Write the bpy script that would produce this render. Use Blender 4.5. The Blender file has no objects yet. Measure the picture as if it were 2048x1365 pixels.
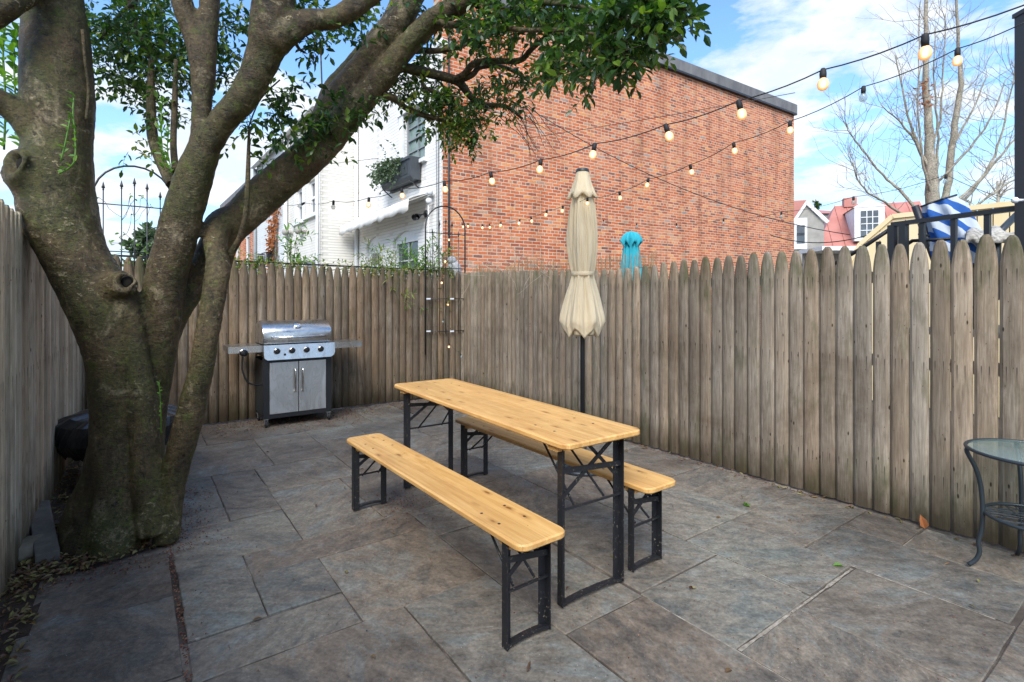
import bpy, bmesh, math, random
from mathutils import Vector, Matrix, noise
R = math.radians
random.seed(7)
scene = bpy.context.scene
col = scene.collection

# ---------------------------------------------------------------- camera
FPX, CH = 1033.0, 1.4            # focal length in px of the 2048 px wide frame, eye height
cd = bpy.data.cameras.new("camera"); cam = bpy.data.objects.new("camera", cd); col.objects.link(cam)
cd.sensor_width = 36.0; cd.lens = 36.0*FPX/2048; cd.shift_y = -82.5/2048
cd.clip_start = 0.05; cd.clip_end = 2000
cam.location = (0, 0, CH); cam.rotation_euler = (R(90), 0, 0)
scene.camera = cam
scene.render.resolution_x, scene.render.resolution_y = 1024, 682

# ---------------------------------------------------------------- light
sun_dir = Vector((-0.12, -0.70, 0.70)).normalized()      # towards the sun
elev = math.asin(sun_dir.z); azi = math.atan2(sun_dir.x, sun_dir.y)
sl = bpy.data.lights.new("sun", 'SUN'); sl.energy = 1.7; sl.angle = R(38); sl.color = (1.0, .95, .88)
so = bpy.data.objects.new("sun", sl); col.objects.link(so); so.location = (0, -5, 20)
so.rotation_euler = sun_dir.to_track_quat('Z', 'Y').to_euler()
scene.view_settings.view_transform = 'Standard'; scene.view_settings.look = 'None'
scene.view_settings.exposure = 1.60; scene.view_settings.gamma = 1.0

def nd(nt, typ, ins=None, **attrs):
    n = nt.nodes.new(typ)
    for k, v in attrs.items(): setattr(n, k, v)
    for k, v in (ins or {}).items():
        s = n.inputs[k]
        if isinstance(v, bpy.types.NodeSocket): nt.links.new(v, s)
        else:
            if isinstance(v, tuple) and len(v) == 3 and s.type == 'RGBA': v = v + (1,)
            s.default_value = v
    return n
def ramp(nt, fac, stops, interp='LINEAR'):
    n = nt.nodes.new('ShaderNodeValToRGB'); nt.links.new(fac, n.inputs[0])
    cr = n.color_ramp; cr.interpolation = interp
    while len(cr.elements) < len(stops): cr.elements.new(0.5)
    for e, (p, c) in zip(cr.elements, stops):
        e.position = p; e.color = (c, c, c, 1) if not isinstance(c, tuple) else tuple(c)+(1,)
    return n.outputs[0]
def mixc(nt, f, a, b, mode='MIX'):
    n = nd(nt, 'ShaderNodeMix', data_type='RGBA', blend_type=mode)
    for idx, v in ((0, f), (6, a), (7, b)):
        s = n.inputs[idx]
        if isinstance(v, bpy.types.NodeSocket): nt.links.new(v, s)
        else: s.default_value = (v+(1,)) if isinstance(v, tuple) else v
    return n.outputs[2]
def mth(nt, op, a, b=0.0, c=None):
    ins = {0: a, 1: b}
    if c is not None: ins[2] = c
    return nd(nt, 'ShaderNodeMath', ins, operation=op).outputs[0]
def noi(nt, vec, scale, detail=4, rough=.55, dist=0.0):
    return nd(nt, 'ShaderNodeTexNoise', {'Vector': vec, 'Scale': scale, 'Detail': detail, 'Roughness': rough, 'Distortion': dist}).outputs[0]
def mapv(nt, vec, scale=(1, 1, 1), loc=(0, 0, 0), rot=(0, 0, 0)):
    return nd(nt, 'ShaderNodeMapping', {'Vector': vec, 'Scale': scale, 'Location': loc, 'Rotation': rot}).outputs[0]

w = bpy.data.worlds.new("World"); scene.world = w; w.use_nodes = True
wt = w.node_tree; wt.nodes.clear()
sky = wt.nodes.new('ShaderNodeTexSky'); sky.sky_type = 'NISHITA'; sky.sun_disc = False
sky.sun_elevation = elev; sky.sun_rotation = azi; sky.air_density = 1.0; sky.dust_density = 0.6; sky.ozone_density = 2.0
tc = nd(wt, 'ShaderNodeTexCoord').outputs['Generated']
sp = nd(wt, 'ShaderNodeSeparateXYZ', {0: tc})
zz = mth(wt, 'MAXIMUM', sp.outputs[2], 0.0)
zd = mth(wt, 'ADD', zz, 0.16)
cx = mth(wt, 'DIVIDE', sp.outputs[0], zd); cy = mth(wt, 'DIVIDE', sp.outputs[1], zd)
cv = nd(wt, 'ShaderNodeCombineXYZ', {0: cx, 1: cy, 2: mth(wt, 'MULTIPLY', zz, 1.5)}).outputs[0]
cv = mapv(wt, cv, (1, 1, 1), (-2.5, 4.4, 0.5))
big = noi(wt, cv, 2.1, 10, .54, .15)
fine = noi(wt, cv, 9.0, 6, .6, .1)
cl = mth(wt, 'ADD', mth(wt, 'MULTIPLY', big, .82), mth(wt, 'MULTIPLY', fine, .18))
low = nd(wt, 'ShaderNodeMapRange', {0: sp.outputs[2], 1: 0.0, 2: 0.55, 3: 0.05, 4: -0.035}).outputs[0]
cmask = ramp(wt, mth(wt, 'ADD', cl, low), [(0.475, 0.0), (0.515, .5), (0.57, 1.0)])
shade = ramp(wt, noi(wt, mapv(wt, cv, (1, 1, 1), (.1, -.12, .05)), 2.4, 6, .6), [(.35, (5.7, 5.95, 6.3)), (.62, (4.2, 4.65, 5.3))])
blue = mixc(wt, 1.0, sky.outputs[0], (1.15, 1.42, 1.62), 'MULTIPLY')
hz = ramp(wt, sp.outputs[2], [(0.0, 1.0), (.32, 0.0)])
blue = mixc(wt, mth(wt, 'MULTIPLY', hz, .8), blue, (3.0, 4.3, 5.4))
skc = mixc(wt, cmask, blue, shade)
bg = nd(wt, 'ShaderNodeBackground', {0: skc, 1: 0.071})
wo = wt.nodes.new('ShaderNodeOutputWorld'); wt.links.new(bg.outputs[0], wo.inputs[0])

# ---------------------------------------------------------------- geometry helpers
def P(x, y, Y):                      # point at distance Y seen at photo position x, y
    return Vector(((x-1024)/FPX*Y, Y, CH+(600-y)/FPX*Y))
A0 = Vector((-.74, 7.73, 0)); UA = Vector((.5886, -.8084, 0)); VB = Vector((-.8084, -.5886, 0))
def W(u, v, z=0.0): return A0 + UA*u + VB*v + Vector((0, 0, z))      # yard axes: u along right fence, v along back fence
def frame(o, x):
    x = Vector((x[0], x[1], 0)).normalized(); z = Vector((0, 0, 1)); y = z.cross(x)
    m = Matrix((x, y, z)).transposed().to_4x4(); m.translation = o
    return m
def on_plane(o, d, px):              # parameter along wall line o + t d at image column px
    r = (px-1024)/FPX
    t = (r*o[1]-o[0])/(d[0]-r*d[1]); return t, o[1]+d[1]*t
def zpx(py, Y): return CH+(600-py)/FPX*Y

class MB:
    def __init__(s): s.v = []; s.f = []; s.sm = []
    def add(s, vs, fs, smooth=False):
        o = len(s.v); s.v += [tuple(p) for p in vs]
        for f in fs: s.f.append(tuple(i+o for i in f)); s.sm.append(smooth)
    def box(s, c, d, rot=None, bev=0):
        hx, hy, hz = d[0]/2, d[1]/2, d[2]/2
        M = rot if rot is not None else Matrix.Identity(3)
        c = Vector(c)
        if bev <= 0:
            vs = [c+M@Vector((x*hx, y*hy, z*hz)) for x in (-1, 1) for y in (-1, 1) for z in (-1, 1)]
            s.add(vs, [(0, 1, 3, 2), (4, 6, 7, 5), (0, 4, 5, 1), (2, 3, 7, 6), (0, 2, 6, 4), (1, 5, 7, 3)])
        else:
            bm = bmesh.new(); bmesh.ops.create_cube(bm, size=1)
            for v in bm.verts: v.co = Vector((v.co.x*d[0], v.co.y*d[1], v.co.z*d[2]))
            bmesh.ops.bevel(bm, geom=bm.edges[:], offset=bev, segments=2, affect='EDGES', profile=.6)
            bm.verts.index_update()
            s.add([c+M@v.co for v in bm.verts], [[v.index for v in f.verts] for f in bm.faces]); bm.free()
    def bar(s, p, q, wx, wy, up=(0, 0, 1)):
        p = Vector(p); q = Vector(q); d = (q-p); L = d.length; d.normalize()
        up = Vector(up)
        if abs(d.dot(up)) > .98: up = Vector((0, 1, 0))
        x = d.cross(up).normalized(); y = x.cross(d)
        M = Matrix((x, y, d)).transposed()
        s.box((p+q)/2, (wx, wy, L), M)
    def tube(s, pts, rad, n=8, smooth=True, cap=True, jit=0):
        pts = [Vector(p) for p in pts]
        if not isinstance(rad, (list, tuple)): rad = [rad]*len(pts)
        vs = []; prev = None
        for i, p in enumerate(pts):
            t = (pts[min(i+1, len(pts)-1)]-pts[max(i-1, 0)])
            if t.length < 1e-9: t = Vector((0, 0, 1))
            t.normalize()
            if prev is None:
                a = Vector((0, 0, 1)) if abs(t.z) < .9 else Vector((1, 0, 0)); x = t.cross(a).normalized()
            else: x = (prev - t*prev.dot(t)); x = x.normalized() if x.length > 1e-6 else t.orthogonal().normalized()
            prev = x; y = t.cross(x)
            for k in range(n):
                an = 2*math.pi*k/n; r = rad[i]*(1+(random.uniform(-jit, jit) if jit else 0))
                vs.append(p+x*math.cos(an)*r+y*math.sin(an)*r)
        fs = []
        for i in range(len(pts)-1):
            for k in range(n):
                a = i*n+k; b = i*n+(k+1) % n; fs.append((a, b, b+n, a+n))
        s.add(vs, fs, smooth)
        if cap:
            o = len(s.v)-len(vs)
            s.f.append(tuple(o+k for k in reversed(range(n)))); s.sm.append(False)
            s.f.append(tuple(o+(len(pts)-1)*n+k for k in range(n))); s.sm.append(False)
    def lathe(s, prof, n=20, o=(0, 0, 0), smooth=True, axis=None):
        o = Vector(o); M = axis if axis is not None else Matrix.Identity(3)
        vs = [o+M@Vector((r*math.cos(2*math.pi*k/n), r*math.sin(2*math.pi*k/n), z)) for r, z in prof for k in range(n)]
        fs = [(i*n+k, i*n+(k+1) % n, (i+1)*n+(k+1) % n, (i+1)*n+k) for i in range(len(prof)-1) for k in range(n)]
        s.add(vs, fs, smooth)
    def ball(s, c, r, n=12, sq=(1, 1, 1)):
        m = n//2; prof = [(r*math.sin(math.pi*i/m)+1e-4, -r*math.cos(math.pi*i/m)) for i in range(m+1)]
        c = Vector(c)
        vs = [c+Vector((a*math.cos(2*math.pi*k/n)*sq[0], a*math.sin(2*math.pi*k/n)*sq[1], z*sq[2])) for a, z in prof for k in range(n)]
        s.add(vs, [(i*n+k, i*n+(k+1) % n, (i+1)*n+(k+1) % n, (i+1)*n+k) for i in range(m) for k in range(n)], True)
    def prism(s, poly, z0, z1, M=None, smooth=False):     # polygon in x,y pulled along z
        n = len(poly); M = M or (lambda p: p)
        vs = [M(Vector((x, y, z0))) for x, y in poly]+[M(Vector((x, y, z1))) for x, y in poly]
        s.add(vs, [tuple(reversed(range(n))), tuple(range(n, 2*n))]+[(k, (k+1) % n, n+(k+1) % n, n+k) for k in range(n)], smooth)
    def build(s, name, mat, parent=None, origin=None, normals=True, inv=None):
        me = bpy.data.meshes.new(name)
        vs = s.v
        if inv is not None: vs = [tuple(inv@Vector(p)) for p in vs]
        elif origin is not None: vs = [(p[0]-origin[0], p[1]-origin[1], p[2]-origin[2]) for p in vs]
        me.from_pydata(vs, [], s.f)
        me.polygons.foreach_set('use_smooth', s.sm)
        if normals and len(s.f) < 60000:
            bm = bmesh.new(); bm.from_mesh(me); bmesh.ops.recalc_face_normals(bm, faces=bm.faces); bm.to_mesh(me); bm.free()
        me.update()
        o = bpy.data.objects.new(name, me); col.objects.link(o)
        if parent is not None: o.parent = parent
        elif origin is not None and inv is None: o.location = origin
        if mat is not None: me.materials.append(mat)
        return o
def tag(o, label=None, cat=None, group=None, kind=None):
    for k, v in (('label', label), ('category', cat), ('group', group), ('kind', kind)):
        if v: o[k] = v
    return o
def thing(name, label, cat, M=None, group=None):
    o = bpy.data.objects.new(name, None); col.objects.link(o); o.empty_display_size = .1
    if M is not None: o.matrix_world = M if isinstance(M, Matrix) else Matrix.Translation(M)
    return tag(o, label, cat, group)
def spline(pts, sub=4):              # Catmull-Rom on tuples (vector, radius)
    out = []
    n = len(pts)
    for i in range(n-1):
        p0, p1, p2, p3 = pts[max(i-1, 0)], pts[i], pts[i+1], pts[min(i+2, n-1)]
        for k in range(sub):
            t = k/sub
            f = lambda a, b, c, d: .5*((2*b)+(-a+c)*t+(2*a-5*b+4*c-d)*t*t+(-a+3*b-3*c+d)*t**3)
            out.append((Vector([f(p0[0][j], p1[0][j], p2[0][j], p3[0][j]) for j in range(3)]), max(.001, f(p0[1], p1[1], p2[1], p3[1]))))
    out.append(pts[-1]); return out
def rnd(a, b): return random.uniform(a, b)

# ---------------------------------------------------------------- materials
def base(name, rough=.7, metal=0.0, spec=.4):
    m = bpy.data.materials.new(name); m.use_nodes = True; nt = m.node_tree
    b = nt.nodes['Principled BSDF']; b.inputs['Roughness'].default_value = rough; b.inputs['Metallic'].default_value = metal
    b.inputs['Specular IOR Level'].default_value = spec
    return m, nt, b
def L(nt, a, b): nt.links.new(a, b)
def bump(nt, b, h, strength=.4, dist=.01):
    n = nd(nt, 'ShaderNodeBump', {'Height': h, 'Strength': strength, 'Distance': dist}); L(nt, n.outputs[0], b.inputs['Normal'])
def objc(nt): return nd(nt, 'ShaderNodeTexCoord').outputs['Object']
def orand(nt): return nd(nt, 'ShaderNodeObjectInfo').outputs['Random']
def mottled(name, c1, c2, scale=8, rough=.7, metal=0.0, bstr=.15, spec=.4, detail=6, c3=None, isl=False, stretch=(1, 1, 1)):
    m, nt, b = base(name, rough, metal, spec)
    v = mapv(nt, objc(nt), stretch)
    f = noi(nt, v, scale, detail, .6)
    st = [(.32, c1), (.68, c2)] if c3 is None else [(.3, c1), (.5, c2), (.72, c3)]
    c = ramp(nt, f, st)
    if isl:
        g = nd(nt, 'ShaderNodeNewGeometry').outputs['Random Per Island']
        c = mixc(nt, 1.0, c, ramp(nt, g, [(0, .62), (1, 1.25)]), 'MULTIPLY')
    L(nt, c, b.inputs['Base Color'])
    if bstr: bump(nt, b, noi(nt, v, scale*5, 5, .6), bstr, .004)
    return m
def wood_mat(name, cols, green=.25, seed=0, knots=True):
    m, nt, b = base(name, .85, 0, .2)
    rn = orand(nt)
    v0 = objc(nt)
    v = nd(nt, 'ShaderNodeVectorMath', {0: v0, 1: nd(nt, 'ShaderNodeCombineXYZ', {0: rn, 1: rn, 2: mth(nt, 'MULTIPLY', rn, 37.0)}).outputs[0]}, operation='ADD').outputs[0]
    g1 = noi(nt, mapv(nt, v, (16, 16, 1.5)), 2.0, 8, .7, 1.1)
    g2 = noi(nt, mapv(nt, v, (90, 90, 2.2)), 2.0, 5, .7)
    bigp = noi(nt, mapv(nt, v, (2.2, 2.2, 1.4)), 1.3, 5, .6)
    c = ramp(nt, g1, [(.28, cols[0]), (.5, cols[1]), (.72, cols[2])])
    c = mixc(nt, ramp(nt, bigp, [(.38, 0.0), (.66, .75)]), c, mixc(nt, g2, cols[3], cols[1]))
    c = mixc(nt, 1.0, c, ramp(nt, g2, [(.25, .62), (.75, 1.22)]), 'MULTIPLY')
    c = mixc(nt, 1.0, c, ramp(nt, rn, [(0, .68), (.5, .95), (1, 1.18)]), 'MULTIPLY')
    # warm/cool drift from board to board
    rn2 = nd(nt, 'ShaderNodeMath', {0: mth(nt, 'MULTIPLY', rn, 17.3)}, operation='FRACT').outputs[0]
    c = mixc(nt, 1.0, c, ramp(nt, rn2, [(0, (1.06, .985, .92)), (1, (.97, 1.0, 1.04))]), 'MULTIPLY')
    if knots:
        vo = nd(nt, 'ShaderNodeTexVoronoi', {'Vector': mapv(nt, v, (9, .01, 3.2)), 'Scale': 1.9, 'Randomness': 1.0}).outputs['Distance']
        vd = mth(nt, 'ADD', vo, mth(nt, 'MULTIPLY', mth(nt, 'SUBTRACT', noi(nt, mapv(nt, v, (30, 30, 10)), 2, 3), .5), .08))
        c = mixc(nt, ramp(nt, vd, [(.055, .92), (.10, 0.0)]), c, (.022, .014, .008))
        vo2 = nd(nt, 'ShaderNodeTexVoronoi', {'Vector': mapv(nt, v, (22, .01, 9), (3, 0, 1)), 'Scale': 1.5}).outputs['Distance']
        c = mixc(nt, ramp(nt, vo2, [(.05, .75), (.08, 0.0)]), c, (.03, .02, .012))
    st_ = noi(nt, mapv(nt, v0, (1, 1, .8)), 1.5, 8, .7, .4)
    c = mixc(nt, 1.0, c, ramp(nt, st_, [(.34, (.66, .62, .58)), (.5, (.95, .94, .93)), (.66, (1.12, 1.10, 1.06))]), 'MULTIPLY')
    # algae where the boards stay damp
    zc = nd(nt, 'ShaderNodeSeparateXYZ', {0: v0}).outputs[2]
    damp = mth(nt, 'MAXIMUM', nd(nt, 'ShaderNodeMapRange', {0: zc, 1: .42, 2: 0.0, 3: 0.0, 4: .55}).outputs[0],
               nd(nt, 'ShaderNodeMapRange', {0: zc, 1: 1.35, 2: 1.85, 3: 0.0, 4: .42}).outputs[0])
    gm = mth(nt, 'MULTIPLY', ramp(nt, mth(nt, 'ADD', noi(nt, mapv(nt, v, (5, 5, 1.6)), 1.6, 6, .65), mth(nt, 'MULTIPLY', damp, .4)), [(.56, 0.0), (.82, 1.0)]), green)
    c = mixc(nt, gm, c, (.045, .058, .018))
    # rust runs under the pairs of nails at the rails
    ac = nd(nt, 'ShaderNodeAttribute', attribute_name='across').outputs['Fac']
    ax_ = mth(nt, 'ABSOLUTE', mth(nt, 'SUBTRACT', mth(nt, 'ABSOLUTE', ac), mth(nt, 'ADD', .32, mth(nt, 'MULTIPLY', rn2, .25))))
    col_ = ramp(nt, mth(nt, 'ADD', ax_, mth(nt, 'MULTIPLY', g2, .05)), [(.045, 1.0), (.10, 0.0)])
    zj = mth(nt, 'ADD', zc, mth(nt, 'MULTIPLY', rn, .02))
    run = 0.0
    for zr in (1.57, 1.02, .32):
        up_ = nd(nt, 'ShaderNodeMapRange', {0: zj, 1: zr+.012, 2: zr+.004, 3: 0.0, 4: 1.0}).outputs[0]
        dn_ = nd(nt, 'ShaderNodeMapRange', {0: zj, 1: zr-.10, 2: zr-.01, 3: 0.0, 4: 1.0}).outputs[0]
        run = mth(nt, 'MAXIMUM', mth(nt, 'MULTIPLY', up_, dn_), run)
    c = mixc(nt, mth(nt, 'MULTIPLY', mth(nt, 'MULTIPLY', col_, run), .8), c, (.02, .016, .016))
    # muddy splash stain at the foot
    mud = nd(nt, 'ShaderNodeMapRange', {0: mth(nt, 'ADD', zc, mth(nt, 'MULTIPLY', noi(nt, mapv(nt, v, (9, 9, 2)), 2, 5), -.35)), 1: .12, 2: -.12, 3: 0.0, 4: .7}).outputs[0]
    c = mixc(nt, mud, c, (.04, .025, .014))
    L(nt, c, b.inputs['Base Color'])
    bump(nt, b, mth(nt, 'ADD', mth(nt, 'MULTIPLY', g1, .6), mth(nt, 'MULTIPLY', g2, .5)), .55, .006)
    return m
M_right = wood_mat('weathered_grey_pine', [(.150, .120, .086), (.275, .230, .175), (.40, .355, .29), (.19, .14, .094)], .75)
M_back = wood_mat('weathered_brown_pine', [(.105, .078, .052), (.215, .168, .118), (.36, .31, .245), (.185, .122, .070)], .65)
M_left = wood_mat('weathered_pale_pine', [(.26, .215, .15), (.52, .445, .33), (.66, .60, .49), (.34, .27, .18)], .6)
def pine(name='varnished_pine'):
    m, nt, b = base(name, .33, 0, .5)
    v = objc(nt); sx = nd(nt, 'ShaderNodeSeparateXYZ', {0: v})
    g1 = noi(nt, mapv(nt, v, (.9, 13, 13)), 2.2, 6, .6, .9)
    g2 = noi(nt, mapv(nt, v, (3, 120, 60)), 2, 4, .6)
    pl = nd(nt, 'ShaderNodeMath', {0: mth(nt, 'MULTIPLY', sx.outputs[1], 9.2)}, operation='FLOOR').outputs[0]
    pv = nd(nt, 'ShaderNodeTexWhiteNoise', {'Vector': nd(nt, 'ShaderNodeCombineXYZ', {0: pl}).outputs[0]}, noise_dimensions='3D').outputs['Value']
    c = ramp(nt, g1, [(.3, (.48, .235, .062)), (.5, (.64, .365, .118)), (.72, (.75, .475, .18))])
    c = mixc(nt, .28, c, ramp(nt, g2, [(.3, (.45, .2, .045)), (.7, (.8, .5, .2))]))
    c = mixc(nt, 1.0, c, ramp(nt, pv, [(0, .86), (1, 1.1)]), 'MULTIPLY')
    vo = nd(nt, 'ShaderNodeTexVoronoi', {'Vector': mapv(nt, v, (3.0, 8.5, .01)), 'Scale': 1.5}).outputs['Distance']
    wob = mth(nt, 'ADD', vo, mth(nt, 'MULTIPLY', mth(nt, 'SUBTRACT', noi(nt, mapv(nt, v, (15, 40, 10)), 2, 3), .5), .09))
    c = mixc(nt, ramp(nt, wob, [(.065, .9), (.12, .38), (.24, 0.0)]), c, (.21, .075, .016))
    fr = nd(nt, 'ShaderNodeMath', {0: mth(nt, 'MULTIPLY', sx.outputs[1], 9.2)}, operation='FRACT').outputs[0]
    seam = ramp(nt, mth(nt, 'ABSOLUTE', mth(nt, 'SUBTRACT', fr, .5)), [(.486, 0.0), (.497, .45)])
    c = mixc(nt, seam, c, (.22, .1, .03))
    grime = mth(nt, 'MULTIPLY', ramp(nt, noi(nt, mapv(nt, v, (.8, 2.5, 1)), 3.1, 8, .7), [(.52, 0.0), (.72, .42)]), 1.0)
    c = mixc(nt, grime, c, (.30, .155, .05))
    scr = ramp(nt, noi(nt, mapv(nt, v, (7, 160, 1), (0, 0, 0), (0, 0, R(3))), 1.2, 3, .5), [(.70, 0.0), (.73, .3)])
    c = mixc(nt, scr, c, (.85, .66, .38))
    L(nt, c, b.inputs['Base Color'])
    L(nt, ramp(nt, noi(nt, v, 9, 5, .6), [(.3, .26), (.7, .5)]), b.inputs['Roughness'])
    bump(nt, b, g2, .06, .002)
    return m
M_pine = pine()
def black_metal(name='worn_black_metal', c=(.012, .013, .016), wear=True, rough=.45):
    m, nt, b = base(name, rough, 0.0, .5)
    v = objc(nt)
    if wear:
        f = noi(nt, v, 90, 5, .7)
        k = noi(nt, v, 14, 3, .6)
        msk = mth(nt, 'MULTIPLY', ramp(nt, f, [(.60, 0.0), (.66, 1.0)]), ramp(nt, k, [(.42, 0.0), (.6, 1.0)]))
        L(nt, mixc(nt, msk, c, (.30, .25, .18)), b.inputs['Base Color'])
    else: b.inputs['Base Color'].default_value = c+(1,)
    bump(nt, b, noi(nt, v, 60, 4, .6), .12, .002)
    return m
M_leg = black_metal(); M_black = black_metal('black_paint', (.015, .016, .018), False, .4); M_iron = black_metal('slate_painted_iron', (.022, .030, .036), False, .42)
def steel(name='brushed_steel', c=.60, rough=.27, stretch=(1, 60, 60)):
    m, nt, b = base(name, rough, 1.0)
    v = objc(nt)
    f = noi(nt, mapv(nt, v, stretch), 3, 4, .6)
    s = noi(nt, mapv(nt, v, (5, 5, 2.0)), 1.1, 4, .6, 1.8)
    c1 = ramp(nt, f, [(.3, (c*.96, c*.95, c*.92)), (.7, (c*1.04, c*1.03, c*1.01))])
    c1 = mixc(nt, ramp(nt, s, [(.47, 0.0), (.5, .35), (.53, 0.0)]), c1, (c*.55, c*.53, c*.48))
    L(nt, c1, b.inputs['Base Color'])
    L(nt, ramp(nt, s, [(.3, rough*.8), (.7, rough*1.45)]), b.inputs['Roughness'])
    bump(nt, b, f, .05, .001)
    return m
M_steel = steel(); M_steel2 = steel('stained_steel_door', .66, .40, (60, 60, 1)); M_chrome = steel('polished_steel', .75, .14)
def brick_mat(name, painted=False, tint=(1, 1, 1)):
    m, nt, b = base(name, .88, 0, .2)
    v = objc(nt); s = nd(nt, 'ShaderNodeSeparateXYZ', {0: v})
    wob = mth(nt, 'MULTIPLY', mth(nt, 'SUBTRACT', noi(nt, v, 1.7, 3), .5), .03)
    vv = nd(nt, 'ShaderNodeCombineXYZ', {0: s.outputs[0], 1: mth(nt, 'ADD', s.outputs[2], wob)}).outputs[0]
    br = nd(nt, 'ShaderNodeTexBrick', {'Vector': vv, 'Color1': (0, 0, 0), 'Color2': (1, 1, 1), 'Mortar': (.5, .5, .5), 'Scale': 1.0,
        'Mortar Size': .0085 if not painted else .006, 'Mortar Smooth': .3, 'Bias': 0.0, 'Brick Width': .215, 'Row Height': .0670}, offset=.5, offset_frequency=2, squash=.5, squash_frequency=7)
    br.squash = .5; br.squash_frequency = 7
    fac = br.outputs['Fac']; per = br.outputs['Color']
    fn = noi(nt, v, 26, 6, .65)
    if not painted:
        c = ramp(nt, per, [(0, (.20, .085, .065)), (.06, (.32, .095, .050)), (.25, (.44, .112, .045)), (.5, (.52, .14, .052)), (.7, (.58, .18, .072)), (.86, (.56, .22, .11)), (.95, (.68, .27, .085)), (1.0, (.30, .24, .22))])
        c = mixc(nt, 1.0, c, ramp(nt, fn, [(.3, .74), (.7, 1.22)]), 'MULTIPLY')
        c = mixc(nt, ramp(nt, noi(nt, v, .55, 5, .6), [(.45, 0.0), (.75, .22)]), c, (.60, .32, .22))
        c = mixc(nt, fac, c, mixc(nt, fn, (.44, .35, .26), (.60, .51, .40)))
    else:
        c = ramp(nt, noi(nt, v, 1.3, 6, .6), [(.3, (.68*tint[0], .66*tint[1], .62*tint[2])), (.7, (.80*tint[0], .785*tint[1], .75*tint[2]))])
        chip = mth(nt, 'MULTIPLY', ramp(nt, per, [(.955, 0.0), (.965, 1.0)]), ramp(nt, noi(nt, v, 2.1, 4, .6), [(.60, 0.0), (.63, 1.0)]))
        c = mixc(nt, mth(nt, 'MULTIPLY', chip, mth(nt, 'SUBTRACT', 1.0, fac)), c, (.42, .2, .14))
        c = mixc(nt, mth(nt, 'MULTIPLY', fac, .42), c, (.42, .405, .37))
        c = mixc(nt, ramp(nt, noi(nt, mapv(nt, v, (4, 4, .7)), 1.5, 6, .7), [(.58, 0.0), (.8, .35)]), c, (.45, .44, .38))
    if not painted:   # soot and rain streaks down from the roof cap
        c = mixc(nt, 1.0, c, ramp(nt, noi(nt, mapv(nt, v, (1.6, 1, .22)), 1.6, 7, .65), [(.32, .66), (.5, 1.0), (.7, 1.1)]), 'MULTIPLY')
    L(nt, c, b.inputs['Base Color'])
    h = mth(nt, 'ADD', mth(nt, 'MULTIPLY', fac, -1.0), mth(nt, 'MULTIPLY', fn, .35))
    bump(nt, b, h, .5 if not painted else 1.0, .012)
    return m
M_brick = brick_mat('red_brick'); M_white = brick_mat('white_painted_brick', True); M_cream = brick_mat('cream_painted_brick', True, (.97, .95, .90)); M_bluew = brick_mat('pale_blue_painted_brick', True, (.90, .95, 1.0))
M_obrick = brick_mat('orange_brick')
M_trim = mottled('white_trim_paint', (.66, .67, .67), (.78, .78, .77), 5, .5, 0, .05)
M_greytrim = mottled('grey_trim_paint', (.20, .22, .23), (.26, .28, .29), 5, .5)
M_cap = mottled('weathered_grey_metal', (.10, .10, .105), (.21, .205, .20), 3, .7, 0, .1, stretch=(1, 1, .3))
M_slate = mottled('charcoal_plastic', (.045, .052, .058), (.065, .073, .08), 6, .5)
M_awn = mottled('cream_canvas', (.60, .58, .53), (.78, .76, .71), 3, .85, 0, .2)
M_canvas = None
def canvas(name, c1, c2):
    m, nt, b = base(name, .85, 0, .2)
    v = objc(nt)
    c = ramp(nt, noi(nt, mapv(nt, v, (3, 3, 1)), 2.0, 5, .6), [(.3, c1), (.7, c2)])
    L(nt, c, b.inputs['Base Color'])
    wv = noi(nt, mapv(nt, v, (1, 1, 1)), 260, 2, .5)
    cr_ = noi(nt, mapv(nt, v, (22, 22, 5)), 1.5, 6, .7, 1.0)
    bump(nt, b, mth(nt, 'ADD', mth(nt, 'MULTIPLY', wv, .15), cr_), .45, .012)
    b.inputs['Subsurface Weight'].default_value = 0.0
    tr = nd(nt, 'ShaderNodeBsdfTranslucent', {0: c}); mx = nd(nt, 'ShaderNodeMixShader', {0: .18, 1: b.outputs[0], 2: tr.outputs[0]})
    L(nt, mx.outputs[0], nt.nodes['Material Output'].inputs[0])
    return m
M_canvas = canvas('beige_umbrella_canvas', (.72, .58, .37), (.84, .71, .49))
M_teal = canvas('turquoise_canvas', (.03, .36, .45), (.06, .48, .56))
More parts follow.
